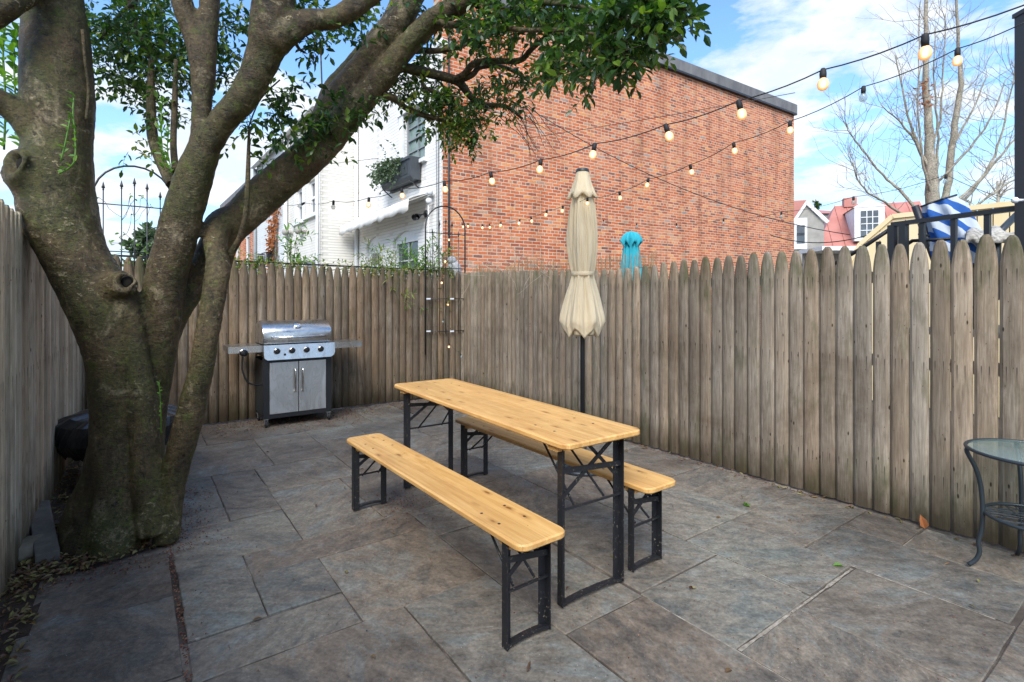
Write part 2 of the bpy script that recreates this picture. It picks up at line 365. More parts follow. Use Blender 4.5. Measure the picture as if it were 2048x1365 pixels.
def slab_mat():
    m, nt, b = base('bluestone_flagstone', .72, 0, .35)
    v = objc(nt)
    g = nd(nt, 'ShaderNodeNewGeometry').outputs['Random Per Island']
    off = nd(nt, 'ShaderNodeVectorMath', {0: v, 1: nd(nt, 'ShaderNodeCombineXYZ', {0: mth(nt, 'MULTIPLY', g, 31.0), 1: mth(nt, 'MULTIPLY', g, 17.0), 2: g}).outputs[0]}, operation='ADD').outputs[0]
    rang = mth(nt, 'MULTIPLY', nd(nt, 'ShaderNodeMath', {0: mth(nt, 'MULTIPLY', g, 7.0)}, operation='FLOOR').outputs[0], .62)
    rot = nd(nt, 'ShaderNodeVectorRotate', {'Vector': off, 'Angle': rang}, rotation_type='Z_AXIS').outputs[0]
    st = mapv(nt, rot, (1.3, 2.3, 1))
    n1 = noi(nt, st, 1.9, 10, .72, .8); n2 = noi(nt, st, 9, 6, .7); n3 = noi(nt, off, 60, 4, .7)
    c = ramp(nt, g, [(0, (.165, .180, .170)), (.2, (.185, .165, .140)), (.45, (.150, .135, .122)), (.6, (.205, .20, .18)), (.8, (.165, .195, .195)), (1, (.19, .172, .148))])
    c = mixc(nt, .62, c, ramp(nt, n1, [(.25, (.045, .044, .043)), (.40, (.120, .112, .102)), (.50, (.21, .165, .125)), (.60, (.185, .19, .18)), (.78, (.30, .31, .29))]))
    c = mixc(nt, 1.0, c, ramp(nt, n2, [(.3, (.55, .55, .545)), (.7, (1.14, 1.14, 1.12))]), 'MULTIPLY')
    c = mixc(nt, 1.0, c, ramp(nt, n3, [(.3, .70), (.7, 1.30)]), 'MULTIPLY')
    blot = ramp(nt, noi(nt, v, 1.1, 7, .65), [(.32, (.52, .49, .47)), (.5, (1.02, .98, .94)), (.66, (1.16, 1.20, 1.15))])
    c = mixc(nt, 1.0, c, blot, 'MULTIPLY')
    sv = nd(nt, 'ShaderNodeTexVoronoi', {'Vector': v, 'Scale': 34.0}).outputs['Distance']
    sn = noi(nt, v, 2.3, 3)
    c = mixc(nt, mth(nt, 'MULTIPLY', ramp(nt, sv, [(.045, 1.0), (.075, 0.0)]), ramp(nt, sn, [(.40, 0.0), (.55, .85)])), c, (.45, .42, .38))
    g9 = nd(nt, 'ShaderNodeMath', {0: mth(nt, 'MULTIPLY', g, 13.7)}, operation='FRACT').outputs[0]
    c = mixc(nt, 1.0, c, ramp(nt, g9, [(0, (.88, .88, .88)), (.35, (.98, .95, .92)), (.65, (1.0, 1.02, 1.02)), (1, (1.14, 1.13, 1.09))]), 'MULTIPLY')
    scf = mth(nt, 'MULTIPLY', ramp(nt, noi(nt, mapv(nt, rot, (4, 22, 1)), 2.0, 4, .6), [(.68, 0.0), (.74, .6)]), ramp(nt, noi(nt, v, 3.1, 3), [(.52, 0.0), (.62, 1.0)]))
    c = mixc(nt, scf, c, (.40, .39, .36))
    L(nt, c, b.inputs['Base Color'])
    L(nt, ramp(nt, n2, [(.3, .55), (.7, .85)]), b.inputs['Roughness'])
    # cleft ledges: quantised broad noise gives the stepped layers of split stone
    q = mth(nt, 'MULTIPLY', n1, 9.0)
    fl = nd(nt, 'ShaderNodeMath', {0: q}, operation='FLOOR').outputs[0]
    fr = nd(nt, 'ShaderNodeMath', {0: q}, operation='FRACT').outputs[0]
    stp = mth(nt, 'ADD', fl, ramp(nt, fr, [(.0, 0.0), (.82, 0.12), (.95, 1.0)]))
    h = mth(nt, 'ADD', mth(nt, 'MULTIPLY', stp, .22), mth(nt, 'ADD', mth(nt, 'MULTIPLY', n2, .5), mth(nt, 'MULTIPLY', n3, .22)))
    bump(nt, b, h, .42, .010)
    return m
M_slab = slab_mat()
M_mortar = mottled('sandy_joint_mortar', (.025, .018, .014), (.075, .06, .048), 3.2, .95, 0, .4, c3=(.30, .26, .21))
M_soil = mottled('dark_soil', (.020, .012, .008), (.055, .036, .024), 18, .95, 0, .8)
M_ground = mottled('yard_ground', (.08, .07, .05), (.16, .14, .11), 2, .95, 0, .3)
def bark_mat(name, dark=(.013, .009, .004), mid=(.066, .046, .020), light=(.34, .28, .175), moss=(.045, .055, .009)):
    m, nt, b = base(name, .62, 0, .35)
    v = objc(nt)
    n1 = noi(nt, mapv(nt, v, (6, 6, 2.2)), 1.4, 8, .68, .4)
    n2 = noi(nt, mapv(nt, v, (16, 16, 42)), 2, 6, .8, .5)
    n3 = noi(nt, v, 55, 5, .7)
    c = ramp(nt, n1, [(.28, dark), (.5, mid), (.66, (mid[0]*1.5, mid[1]*1.5, mid[2]*1.5)), (.84, light)])
    c = mixc(nt, ramp(nt, noi(nt, v, 2.6, 6, .65), [(.46, 0.0), (.64, .7)]), c, moss)
    c = mixc(nt, mth(nt, 'MULTIPLY', ramp(nt, n2, [(.60, 0.0), (.70, .75)]), ramp(nt, noi(nt, v, 5, 4), [(.45, 0.0), (.65, 1.0)])), c, light)
    c = mixc(nt, ramp(nt, noi(nt, mapv(nt, v, (1, 1, .7)), 5.5, 7, .7, .5), [(.56, 0.0), (.70, .6)]), c, light)
    fl = noi(nt, mapv(nt, v, (1, 1, 1.6)), 24, 6, .75, .6)
    c = mixc(nt, mth(nt, 'MULTIPLY', ramp(nt, fl, [(.575, 0.0), (.61, .8)]), ramp(nt, noi(nt, v, 3.2, 5, .6), [(.48, .08), (.62, 1.0)])), c, tuple(x*.9 for x in light))
    c = mixc(nt, ramp(nt, fl, [(.38, .8), (.42, 0.0)]), c, tuple(x*.5 for x in dark))
    fg = noi(nt, mapv(nt, v, (1, 1, 1)), 15, 5, .7, .3)
    c = mixc(nt, ramp(nt, fg, [(.57, 0.0), (.61, .6)]), c, tuple(x*1.5 for x in moss))
    c = mixc(nt, 1.0, c, ramp(nt, n3, [(.3, .35), (.7, 1.65)]), 'MULTIPLY')
    L(nt, c, b.inputs['Base Color'])
    L(nt, ramp(nt, n3, [(.3, .38), (.7, .75)]), b.inputs['Roughness'])
    bump(nt, b, mth(nt, 'ADD', mth(nt, 'ADD', mth(nt, 'MULTIPLY', n1, .9), mth(nt, 'MULTIPLY', n2, .45)), mth(nt, 'ADD', mth(nt, 'MULTIPLY', n3, .35), mth(nt, 'MULTIPLY', fl, .6))), .9, .016)
    return m
M_bark = bark_mat('mossy_dark_bark')
M_bark2 = bark_mat('pale_bark', (.14, .115, .085), (.30, .26, .20), (.48, .43, .35), (.22, .21, .15))
M_twig = mottled('twig_bark', (.05, .035, .022), (.12, .09, .06), 20, .8)
M_tan = mottled('dry_tan_stem', (.22, .13, .065), (.40, .28, .16), 14, .9)
def leaf_mat(name, cols, rough=.25, trans=.36):
    m, nt, b = base(name, rough, 0, .5)
    g = nd(nt, 'ShaderNodeNewGeometry').outputs['Random Per Island']
    n = len(cols); c = ramp(nt, g, [(i/(n-1), cc) for i, cc in enumerate(cols)])
    L(nt, c, b.inputs['Base Color'])
    tr = nd(nt, 'ShaderNodeBsdfTranslucent', {0: mixc(nt, 1.0, c, (1.6, 1.9, .7), 'MULTIPLY')})
    mx = nd(nt, 'ShaderNodeMixShader', {0: trans, 1: b.outputs[0], 2: tr.outputs[0]})
    L(nt, mx.outputs[0], nt.nodes['Material Output'].inputs[0])
    return m
M_leaf = leaf_mat('glossy_evergreen_leaf', [(.014, .042, .014), (.030, .076, .024), (.055, .115, .032), (.020, .056, .018), (.085, .155, .030), (.15, .22, .03)])
M_leafy = leaf_mat('yellow_green_leaf', [(.09, .16, .02), (.20, .26, .03), (.05, .11, .02), (.36, .32, .04)], .45, .35)
M_sprout = leaf_mat('fresh_green_leaf', [(.06, .15, .02), (.10, .22, .03), (.16, .30, .04)], .4, .35)
M_ivy = leaf_mat('ivy_leaf', [(.05, .09, .04), (.12, .17, .10), (.035, .07, .03)], .5, .15)
M_litter = leaf_mat('fallen_leaf', [(.13, .07, .03), (.20, .13, .04), (.07, .03, .018), (.22, .20, .06), (.08, .045, .025), (.12, .055, .03), (.16, .16, .045)], .6, .1)
M_seed = leaf_mat('seed_debris', [(.10, .022, .014), (.20, .06, .03), (.045, .02, .012), (.30, .16, .08), (.14, .03, .018)], .8, 0)
M_brownleaf = leaf_mat('dry_russet_leaf', [(.30, .09, .03), (.42, .15, .05), (.24, .08, .03)], .8, .2)
def glass_mat(name, c=(.10, .13, .13), rough=.06):
    m, nt, b = base(name, rough, 0, .9)
    f = noi(nt, mapv(nt, objc(nt), (1, 1, .8)), 2.2, 3, .5, .6)
    L(nt, ramp(nt, f, [(.35, c), (.65, tuple(min(1, x*1.7) for x in c))]), b.inputs['Base Color'])
    return m
M_win = glass_mat('green_reflecting_pane', (.13, .19, .17)); M_windk = glass_mat('dark_pane', (.05, .06, .07))
def clear_glass(name, tint=(.85, .92, .90), mixf=.72):
    m, nt, b = base(name, .05, 0, .8); b.inputs['Base Color'].default_value = (.35, .42, .40, 1)
    t = nd(nt, 'ShaderNodeBsdfTransparent', {0: tint}); mx = nd(nt, 'ShaderNodeMixShader', {0: mixf, 1: b.outputs[0], 2: t.outputs[0]})
    L(nt, mx.outputs[0], nt.nodes['Material Output'].inputs[0]); return m
M_tglass = clear_glass('tempered_glass', (.86, .93, .90), .70)
M_bulboff = clear_glass('clear_bulb_glass', (.95, .95, .93), .62)
def bulb_lit():
    m, nt, b = base('lit_bulb_glass', .15, 0, .6); b.inputs['Base Color'].default_value = (.8, .5, .25, 1)
    lw = nd(nt, 'ShaderNodeLayerWeight', {'Blend': .35}).outputs['Facing']
    L(nt, ramp(nt, lw, [(.0, (1.0, .78, .48)), (.08, (1.0, .54, .22)), (.5, (.85, .30, .07))]), b.inputs['Emission Color'])
    L(nt, ramp(nt, lw, [(.0, .60), (.05, .30), (.14, .15), (.5, .08)]), nd(nt, 'ShaderNodeMath', {1: 2.6}, operation='MULTIPLY').inputs[0])
    mu = [n for n in nt.nodes if n.type == 'MATH'][-1]; L(nt, mu.outputs[0], b.inputs['Emission Strength'])
    return m
M_lit = bulb_lit()
def redroof():
    m, nt, b = base('red_standing_seam_roof', .55, 0, .4)
    L(nt, ramp(nt, noi(nt, objc(nt), .9, 6, .6), [(.3, (.36, .13, .10)), (.7, (.50, .22, .18))]), b.inputs['Base Color']); return m
M_roof = redroof()
M_stucco = mottled('grey_stucco', (.27, .26, .23), (.36, .345, .31), 3, .9)
M_yellow = mottled('tan_painted_board', (.74, .58, .31), (.82, .67, .42), 2.5, .7, 0, .1, stretch=(1, 1, .2))
M_bag = mottled('black_plastic_sheet', (.006, .007, .009), (.014, .016, .02), 6, .22, 0, .3, spec=.6)
M_stone = mottled('rough_garden_stone', (.09, .075, .05), (.20, .175, .13), 8, .9, 0, .6)
M_offcut = mottled('grey_concrete_kerb', (.075, .07, .062), (.13, .12, .105), 12, .9, 0, .4)
M_rubber = mottled('black_rubber', (.012, .012, .013), (.02, .02, .02), 9, .7)
M_zinc = steel('zinc', .55, .4)
M_galv = mottled('white_plastic_clip', (.7, .72, .78), (.8, .82, .86), 9, .4)

# ---------------------------------------------------------------- ground and patio
g = MB(); s_ = 400
g.add([(-s_, -s_, -.03), (s_, -s_, -.03), (s_, s_, -.03), (-s_, s_, -.03)], [(0, 1, 2, 3)])
tag(g.build('ground', M_ground), kind='structure')
mt = MB(); mt.add([W(-.15, -.1, -.007), W(9, -.1, -.007), W(9, 4.75, -.007), W(-.15, 4.5, -.007)], [(0, 1, 2, 3)])
tag(mt.build('joint_bed', M_mortar), kind='structure')
slabs = [(0,.95,0,.6),(0,.95,.6,1.2),(0,.95,1.2,1.75),(0,.95,1.75,2.55),(0,.95,2.55,3.4),(0,.95,3.4,4.36),
(.95,1.7,0,.8),(1.7,2.6,0,.8),(2.6,3.4,0,.8),(3.4,4.12,0,.8),(.95,1.9,.8,1.5),(1.9,2.7,.8,1.5),(2.7,3.37,.8,1.5),(3.37,4.12,.8,1.5),
(.95,1.8,1.5,2.0),(1.8,2.7,1.5,2.0),(2.7,3.37,1.5,2.0),(3.37,4.12,1.5,2.0),(4.12,5.05,1.37,2.0),(4.12,4.85,.66,1.37),(4.12,4.85,0,.66),
(4.85,5.3,0,.9),(5.3,6.15,.42,.9),(5.3,5.615,0,.42),(5.615,6.15,0,.42),(6.17,7.4,0,.44),(4.85,5.542,.9,1.37),(5.05,5.542,1.37,2.01),(5.558,6.3,1.53,2.01),(5.558,6.17,.9,1.53),(6.17,7.4,.44,1.53),(6.3,7.4,1.53,2.01),
(.95,1.43,2.0,2.5),(1.43,2.6,2.0,2.5),(2.6,3.52,2.0,2.66),(3.52,3.94,2.0,2.5),(3.94,5.07,2.01,2.5),(5.07,6.2,2.01,2.5),(6.2,7.4,2.01,2.5),
(.95,1.96,2.5,3.0),(1.96,2.6,2.5,3.16),(2.6,3.52,2.66,3.16),(3.52,3.8,2.5,3.48),(3.8,4.48,2.5,3.15),(4.48,5.5,2.5,2.96),(5.5,6.6,2.5,3.2),(6.6,7.4,2.5,3.8),
(3.8,4.2,3.15,3.48),(4.2,4.48,3.15,3.79),(4.48,5.5,2.96,3.79),(5.5,6.6,3.2,3.79),
(.95,1.69,3.0,3.8),(1.69,1.96,3.0,3.8),(1.96,2.69,3.47,3.8),(2.69,2.985,3.47,3.8),(1.96,2.985,3.16,3.47),(2.985,3.52,3.16,3.79),(3.52,4.2,3.48,3.785),
(.95,1.7,3.8,4.33),(1.7,2.45,3.8,4.33),(3.22,3.75,3.805,4.34),(3.75,4.4,3.805,4.36),(4.4,5.3,3.8,4.38),(5.3,7.4,3.8,4.4)]
pm = MB()
for u0, u1, v0, v1 in slabs:
    gp = rnd(.0025, .0050)
    if v0 == 0: v0 = .035
    if u0 == 0: u0 = .05
    dz = rnd(-.0035, .0035); tl = [rnd(-.003, .003) for _ in range(4)]
    c = [(u0+gp+rnd(-.003, .003), v0+gp), (u1-gp, v0+gp+rnd(-.003, .003)), (u1-gp+rnd(-.003, .003), v1-gp), (u0+gp, v1-gp+rnd(-.003, .003))]
    if (u0, v0) == (3.22, 3.8): c = [(3.10, 3.805), (u1-gp, 3.805), (u1-gp, v1), (3.27, v1-.02)]
    # irregular, slightly worn outline
    out = []
    for k in range(4):
        a, b2 = c[k], c[(k+1) % 4]; n = max(3, int(math.dist(a, b2)/.09))
        for j in range(n):
            t = j/n; w_ = 0 if j == 0 else .0022
            out.append((a[0]+(b2[0]-a[0])*t+rnd(-w_, w_), a[1]+(b2[1]-a[1])*t+rnd(-w_, w_)))
    cu, cv_ = (u0+u1)/2, (v0+v1)/2
    def zt(u, v): return dz + tl[0]*(u-cu)/(u1-u0) + tl[1]*(v-cv_)/(v1-v0)
    n = len(out)
    ins = [(u+(.004 if u < cu else -.004), v+(.004 if v < cv_ else -.004)) for u, v in out]
    vs = [W(u, v, -.03) for u, v in out]+[W(u, v, zt(u, v)-.003) for u, v in out]+[W(u, v, zt(u, v)) for u, v in ins]
    fs = [(k, (k+1) % n, n+(k+1) % n, n+k) for k in range(n)]+[(n+k, n+(k+1) % n, 2*n+(k+1) % n, 2*n+k) for k in range(n)]+[tuple(range(2*n, 3*n))]
    pm.add(vs, fs)
tag(pm.build('patio', M_slab), kind='structure')
js = MB()
for (ua, va), (ub_, vb_) in (((5.55, .93), (5.55, 2.0)), ((5.1, 2.01), (6.2, 2.01)), ((5.30, .42), (6.15, .42)), ((4.86, 1.37), (5.5, 1.37)), ((5.57, 1.53), (6.3, 1.53)), ((6.16, .9), (6.16, 1.5)), ((4.83, .9), (6.1, .9))):
    wj = .010 if ua == ub_ == 5.55 else .006; q1, q2 = Vector((ua, va)), Vector((ub_, vb_)); nn_ = (q2-q1).normalized().orthogonal()*wj
    N_ = 90; vs = []
    for i in range(N_+1):
        q = q1.lerp(q2, i/N_); k_ = max(.2, .62+.5*noise.noise(Vector((q.x*21, q.y*21, 1)))); vs += [W(q.x+nn_.x*k_, q.y+nn_.y*k_, -.0035), W(q.x-nn_.x*k_, q.y-nn_.y*k_, -.0035)]
    js.add(vs, [(2*i, 2*i+1, 2*i+3, 2*i+2) for i in range(N_)])
tag(js.build('joint_sand', mottled('pale_joint_sand', (.14, .12, .09), (.38, .34, .28), 30, .95, 0, .5)), kind='structure')
so_ = MB(); so_.add([W(2.47, 3.81, -.002), W(3.12, 3.81, -.002), W(3.26, 4.3, -.002), W(7.4, 4.42, -.002), W(7.4, 4.75, -.002), W(-.1, 4.45, -.002), W(-.1, 4.34, -.002), W(2.47, 4.34, -.002)], [tuple(range(8))])
tag(so_.build('planting_soil', M_soil), kind='structure')

# ---------------------------------------------------------------- fences
def fence(name, label, o, d, inward, x0, x1, topf, mat, bulge, gap=(.0012, .0035), wmean=lambda x: .098, rails=True):
    M = frame(o, d); T = thing(name, label, 'fence', M)
    x = x0; n = 0
    while x < x1:
        wd = wmean(x)*rnd(.94, 1.06); H = topf(x+wd/2)+rnd(-.012, .012); bl = bulge(x)
        hw = wd/2-rnd(*gap); mb = MB(); tilt = rnd(-.35, .35)*gap[1]; yo = rnd(-.003, .003)
        rows = [.01, .5, 1.0, H-.19, H-.15, H-.11, H-.07, H-.04, H-.015, H]
        tl = rnd(.24, .34); K = 7; vs = []
        for z in rows:
            q = (z-(H-.19))/.19
            f = 1 if q <= 0 else tl+(1-tl)*max(0, 1-q**1.7)**.68
            if z == H: f *= .85
            for k in range(K):
                s = -1+2*k/(K-1); y = (bl*(1-s*s)-(.009 if k in (0, K-1) else 0)+.018)*(1 if z < H else .85)
                vs.append((x+wd/2+tilt*z+s*hw*f, inward*(y-.018+yo), z))
            vs += [(x+wd/2+tilt*z+hw*f, inward*(-.018+yo), z), (x+wd/2+tilt*z-hw*f, inward*(-.018+yo), z)]
        m = K+2; fs = [(i*m+k, i*m+(k+1) % m, (i+1)*m+(k+1) % m, (i+1)*m+k) for i in range(len(rows)-1) for k in range(m)]
        fs += [tuple(range(m)), tuple(range((len(rows)-1)*m, len(rows)*m))]
        mb.add(vs, fs, False)
        p = mb.build('picket', mat, T, normals=False)
        at = p.data.attributes.new('across', 'FLOAT', 'POINT'); row = [-1+2*k/(K-1) for k in range(K)]+[1.0, -1.0]
        at.data.foreach_set('value', row*len(rows))
        x += wd; n += 1
    if rails:
        for zr in (.3, 1.0, 1.55):
            r = MB(); r.box(((x0+x1)/2, -inward*(.018+.022), zr), (x1-x0, .04, .075)); r.build('rail', mat, T)
    return T
fence('right_hand_fence'.replace('right_hand_', 'picket_'), 'long grey weathered stockade fence running behind the umbrella to the glass side table', W(0, -.0), UA, -1, -.045, 7.6,
      lambda x: 1.80 if x < .8 else (1.80-(x-.8)*.04 if x < 3 else (1.712+.05*min(1, (x-3)/1.2) if x < 5 else 1.765)), M_right, lambda x: .028 if x < 2.6 else (.028-.022*(x-2.6)/1.6 if x < 4.2 else .006), (.0016, .0034), lambda x: .093 if x < 2 else .1065)
fence('picket_fence', 'brown stockade fence behind the grill with green moss along its pointed tops', W(0, 0), VB, 1, .02, 4.5,
      lambda x: 1.815+.008*x, M_back, lambda x: .018, (-.0012, .0006))
fence('picket_fence', 'pale close-set wooden fence on the left behind the tree trunk', W(0, 4.40), (W(3.3, 4.47)-W(0, 4.40)), 1, -.02, 7.6,
      lambda x: 1.84+.03*min(1, x/3), M_left, lambda x: .012, (-.0012, .0008))
# black metal strip along the top of the back fence
cm = MB(); cm.bar(W(-.075, .35, 1.83), W(-.075, 4.3, 1.86), .03, .02)
for v in (.4, 2.0, 4.2): cm.bar(W(-.095, v, 0), W(-.095, v, 1.84), .03, .03)
tag(cm.build('fence_top_rail', M_black), 'thin black rail showing just above the mossy pickets of the back fence', 'rail')

# ---------------------------------------------------------------- brick and white row houses
C0 = Vector((-1.29, 9.6, 0)); D1 = Vector((.836, .548, 0)).normalized(); D2 = Vector((-.6066, .795, 0)).normalized()
def wall_skin(mb, W_, H, ops, depth=.12, z0=0.0, y=0.0, seg=10):
    """front skin in local x,z at y with openings (x0,x1,z0,z1,rise) and reveals going to +y*depth"""
    xs = {0.0, W_}
    for a, b, c, d_, r in ops:
        xs |= {a, b}
        if r: xs |= {a+(b-a)*k/seg for k in range(seg)}
    xs = sorted(xs)
    def top(o, x):
        a, b, c, d_, r = o
        if not r: return d_
        q = (x-(a+b)/2)/((b-a)/2); return d_+r*max(0, 1-q*q)
    for xa, xb in zip(xs, xs[1:]):
        mid = (xa+xb)/2; oo = sorted([o for o in ops if o[0] < mid < o[1]], key=lambda o: o[2])
        za, zb = z0, z0
        for o in oo:
            mb.add([(xa, y, za), (xb, y, zb), (xb, y, o[2]), (xa, y, o[2])], [(0, 1, 2, 3)])
            ta, tb = top(o, xa), top(o, xb)
            mb.add([(xa, y, ta), (xb, y, tb), (xb, y+depth, tb), (xa, y+depth, ta)], [(0, 1, 2, 3)])
            mb.add([(xa, y, o[2]), (xb, y, o[2]), (xb, y+depth, o[2]), (xa, y+depth, o[2])], [(0, 1, 2, 3)])
            za, zb = ta, tb
        mb.add([(xa, y, za), (xb, y, zb), (xb, y, H), (xa, y, H)], [(0, 1, 2, 3)])
    for a, b, c, d_, r in ops:
        for x in (a, b): mb.add([(x, y, c), (x, y, d_), (x, y+depth, d_), (x, y+depth, c)], [(0, 1, 2, 3)])
def window(T, a, b, c, d, y, panes=(2, 4), fr=.06, mframe=None, mpane=None, name='window'):
    mf = mframe or M_trim; w_ = MB(); dp = .06
    w_.box(((a+b)/2, y, c+fr/2), (b-a, dp, fr)); w_.box(((a+b)/2, y, d-fr/2), (b-a, dp, fr))
    for x in (a+fr/2, b-fr/2): w_.box((x, y, (c+d)/2), (fr, dp, d-c-2*fr))
    w_.box(((a+b)/2, y+.004, (c+d)/2), (b-a-2*fr, dp*.8, fr*.7))
    for i in range(1, panes[0]): w_.box((a+fr+(b-a-2*fr)*i/panes[0], y+.006, (c+d)/2), (.018, .03, d-c-2*fr))
    for j in range(1, panes[1]):
        if j*2 != panes[1]: w_.box(((a+b)/2, y+.006, c+fr+(d-c-2*fr)*j/panes[1]), (b-a-2*fr, .028, .018))
    wo_ = w_.build(name, mf, T)
    p = MB(); p.box(((a+b)/2, y+.022, (c+d)/2), (b-a-2*fr, .008, d-c-2*fr)); p.build('pane', mpane or M_win, wo_)
    return wo_
# --- brick house: its long side faces the yard's right, its white rear faces left
HB = thing('brick_house', 'tall red brick row house with a dark roof cap and a white painted rear wall', 'house', frame(C0, D1))
HT = 7.2; LEN = 12.16
m = MB(); m.box((LEN/2, .2, HT/2), (LEN, .4, HT)); m.box((LEN-.2, 4.4, HT/2), (.4, 8.0, HT)); m.build('side_wall', M_brick, HB)
m = MB(); m.box((LEN/2, .17, HT+.02), (LEN+.06, .52, .05)); m.build('flashing', M_black, HB)
m = MB(); m.box((LEN/2, .17, HT+.045+.14), (LEN+.10, .50, .28)); m.build('roof_cap', M_cap, HB)
# white rear wall: own frame expressed in house frame
iHB = frame(C0, D1).inverted(); FR = frame(C0, D2)     # y of FR = z x D2 -> away from viewer? checked below
ysgn = 1.0 if (FR.to_3x3() @ Vector((0, 1, 0))).dot(-C0) < 0 else -1.0
def tF(px): return on_plane(C0, D2, px)[0]
def zF(px, py): return zpx(py, on_plane(C0, D2, px)[1])
RW = 4.28; RH = 6.15
def rb(mb, name, mat, parent=HB):    # mesh given in rear-wall frame (x along wall, y into house)
    M = iHB @ FR
    mb.v = [tuple(M @ Vector((p[0], p[1]*ysgn, p[2]))) for p in mb.v]
    return mb.build(name, mat, parent)
wa, wb = tF(850), tF(809)
up = (wa, wb, zF(830, 326), zF(830, 218), 0)
lw = (tF(836), tF(786), zF(811, 600), zF(811, 478), .17)
ld = (tF(762), tF(733), .1, zF(748, 488), .16)
m = MB(); wall_skin(m, RW, RH, [up, lw, ld]); 
m.box((RW/2, 1.12, RH/2), (RW, 2.0, RH-.002)); rb(m, 'rear_wall', M_white)
m = MB(); m.box((RW/2, 1.06, RH+.05), (RW+.04, 2.2, .10)); rb(m, 'rear_roof', M_trim)
def rwin(o, panes, frm, pane, name, fw=.05):
    a, b, c, d_, r = o; m = MB(); y = .085
    m.box(((a+b)/2, y, c+fw/2), (b-a, .06, fw)); m.box(((a+b)/2, y, d_-fw/2), (b-a, .06, fw))
    for x in (a+fw/2, b-fw/2): m.box((x, y, (c+d_)/2), (fw, .06, d_-c-2*fw))
    m.box(((a+b)/2, y+.004, (c+d_)/2), (b-a-2*fw, .05, fw*.8))
    for i in range(1, panes[0]): m.box((a+fw+(b-a-2*fw)*i/panes[0], y+.006, (c+d_)/2), (.02, .03, d_-c-2*fw))
    for j in range(1, panes[1]): m.box(((a+b)/2, y+.0065, c+fw+(d_-c-2*fw)*j/panes[1]), (b-a-2*fw, .029, .02))
    if r:
        K = 10; poly = [(a+(b-a)*k/K, d_+r*max(0, 1-(2*k/K-1)**2)) for k in range(K+1)]
        for (x1, z1), (x2, z2) in zip(poly, poly[1:]):
            m.add([(x1, .06, d_), (x2, .06, d_), (x2, .06, z2), (x1, .06, z1)], [(0, 1, 2, 3)])
    wf = rb(m, name, frm)
    p = MB(); p.box(((a+b)/2, y+.025, (c+d_)/2), (b-a-2*fw, .006, d_-c-2*fw)); q = rb(p, 'pane', pane, wf)
    return wf
rwin(up, (2, 4), M_greytrim, M_win, 'window', .045)
rwin(lw, (2, 3), M_trim, M_windk, 'window', .07)
# panelled door in the small arch
a, b, c, d_, r = ld
m = MB(); m.box(((a+b)/2, .09, (c+d_)/2), (b-a, .05, d_-c)); 
K = 8
for k in range(K):
    x1, x2 = a+(b-a)*k/K, a+(b-a)*(k+1)/K; z1, z2 = [d_+r*max(0, 1-(2*q/K-1)**2) for q in (k, k+1)]
    m.add([(x1, .06, d_), (x2, .06, d_), (x2, .06, z2), (x1, .06, z1)], [(0, 1, 2, 3)])
dr = rb(m, 'door', M_trim)
m = MB(); m.box(((a+b)/2+.0, .055, d_-.35), ((b-a)*.42, .02, .26)); rb(m, 'door_light', M_windk, dr)
# wide white casing left of the upper window, sills and heads
m = MB(); m.box((wb+.09, -.02, (up[2]+up[3])/2+.1), (.18, .05, up[3]-up[2]+.35)); m.box(((wa+wb)/2+.05, -.03, up[3]+.10), (wb-wa+.4, .07, .2)); rb(m, 'window_casing', M_trim)
m = MB(); m.box(((wa+wb)/2, -.03, up[2]-.04), (wb-wa+.2, .1, .07)); rb(m, 'sill', M_trim)
m = MB(); m.tube([(RW-.07, -.06, 0), (RW-.07, -.06, RH)], .045, 10); rb(m, 'downspout', M_trim)
m = MB(); m.tube([(.10, -.03, 0), (.10, -.03, RH-.4)], .008, 6); m.tube([(.16, -.03, .9), (.15, -.035, 3.0), (.2, -.04, RH-.5)], .006, 6); rb(m, 'cable', M_black)
m = MB(); m.tube([(.12, -.03, 0), (.115, -.03, 3.2), (.11, -.03, HT-.3)], .02, 8); m.build('conduit', M_black, HB)
# awning, folded against the wall
za = zF(860, 392)
m = MB(); nx = 44; ax0, ax1 = .42, 4.16; zz0 = za+.02
def slack(x): return .010*math.sin(x*7.3)+.010*math.sin(x*17+1)+.008*math.sin(x*31)+.010*noise.noise(Vector((x*9, 0, 0)))
rows_ = [(-.02, zz0+.03), (-.20, zz0-.03), (-.40, zz0-.10), (-.50, zz0-.15), (-.505, zz0-.27), (-.51, zz0-.40)]
vs = []
for i in range(nx+1):
    x = ax0+(ax1-ax0)*i/nx; s1 = slack(x)
    for j, (y, z) in enumerate(rows_):
        sc = .05*abs(math.sin(x*5.6)) if j == 5 else 0
        vs.append((x, y+s1*(.3+.5*(j in (2, 3, 4, 5))), z+s1*(.6 if j else 0)+sc-(.10*(x-ax0)/(ax1-ax0))*(j > 0)))
nr = len(rows_)
m.add(vs, [(i*nr+j, (i+1)*nr+j, (i+1)*nr+j+1, i*nr+j+1) for i in range(nx) for j in range(nr-1)], True)
aw = rb(m, 'awning', M_awn)
md = aw.modifiers.new('thick', 'SOLIDIFY'); md.thickness = .006
m = MB(); m.tube([(.30, -.04, zz0-.02), (4.2, -.04, zz0-.10)], .03, 12); rb(m, 'awning_roller', M_trim, aw)
m = MB()
for q, zq in ((.30, zz0+.0), (.34, zz0-.16)):
    m.lathe([(.001, -.03), (.055, -.03), (.06, 0), (.055, .03), (.001, .03)], 16, (q-.03, -.12, zq), axis=Matrix.Rotation(R(90), 3, 'Y'))
m.tube([(.33, -.12, zz0-.2), (.36, -.10, zz0-.9), (.30, -.06, zz0-1.7)], .012, 6)
rb(m, 'awning_gearbox', M_trim, aw)
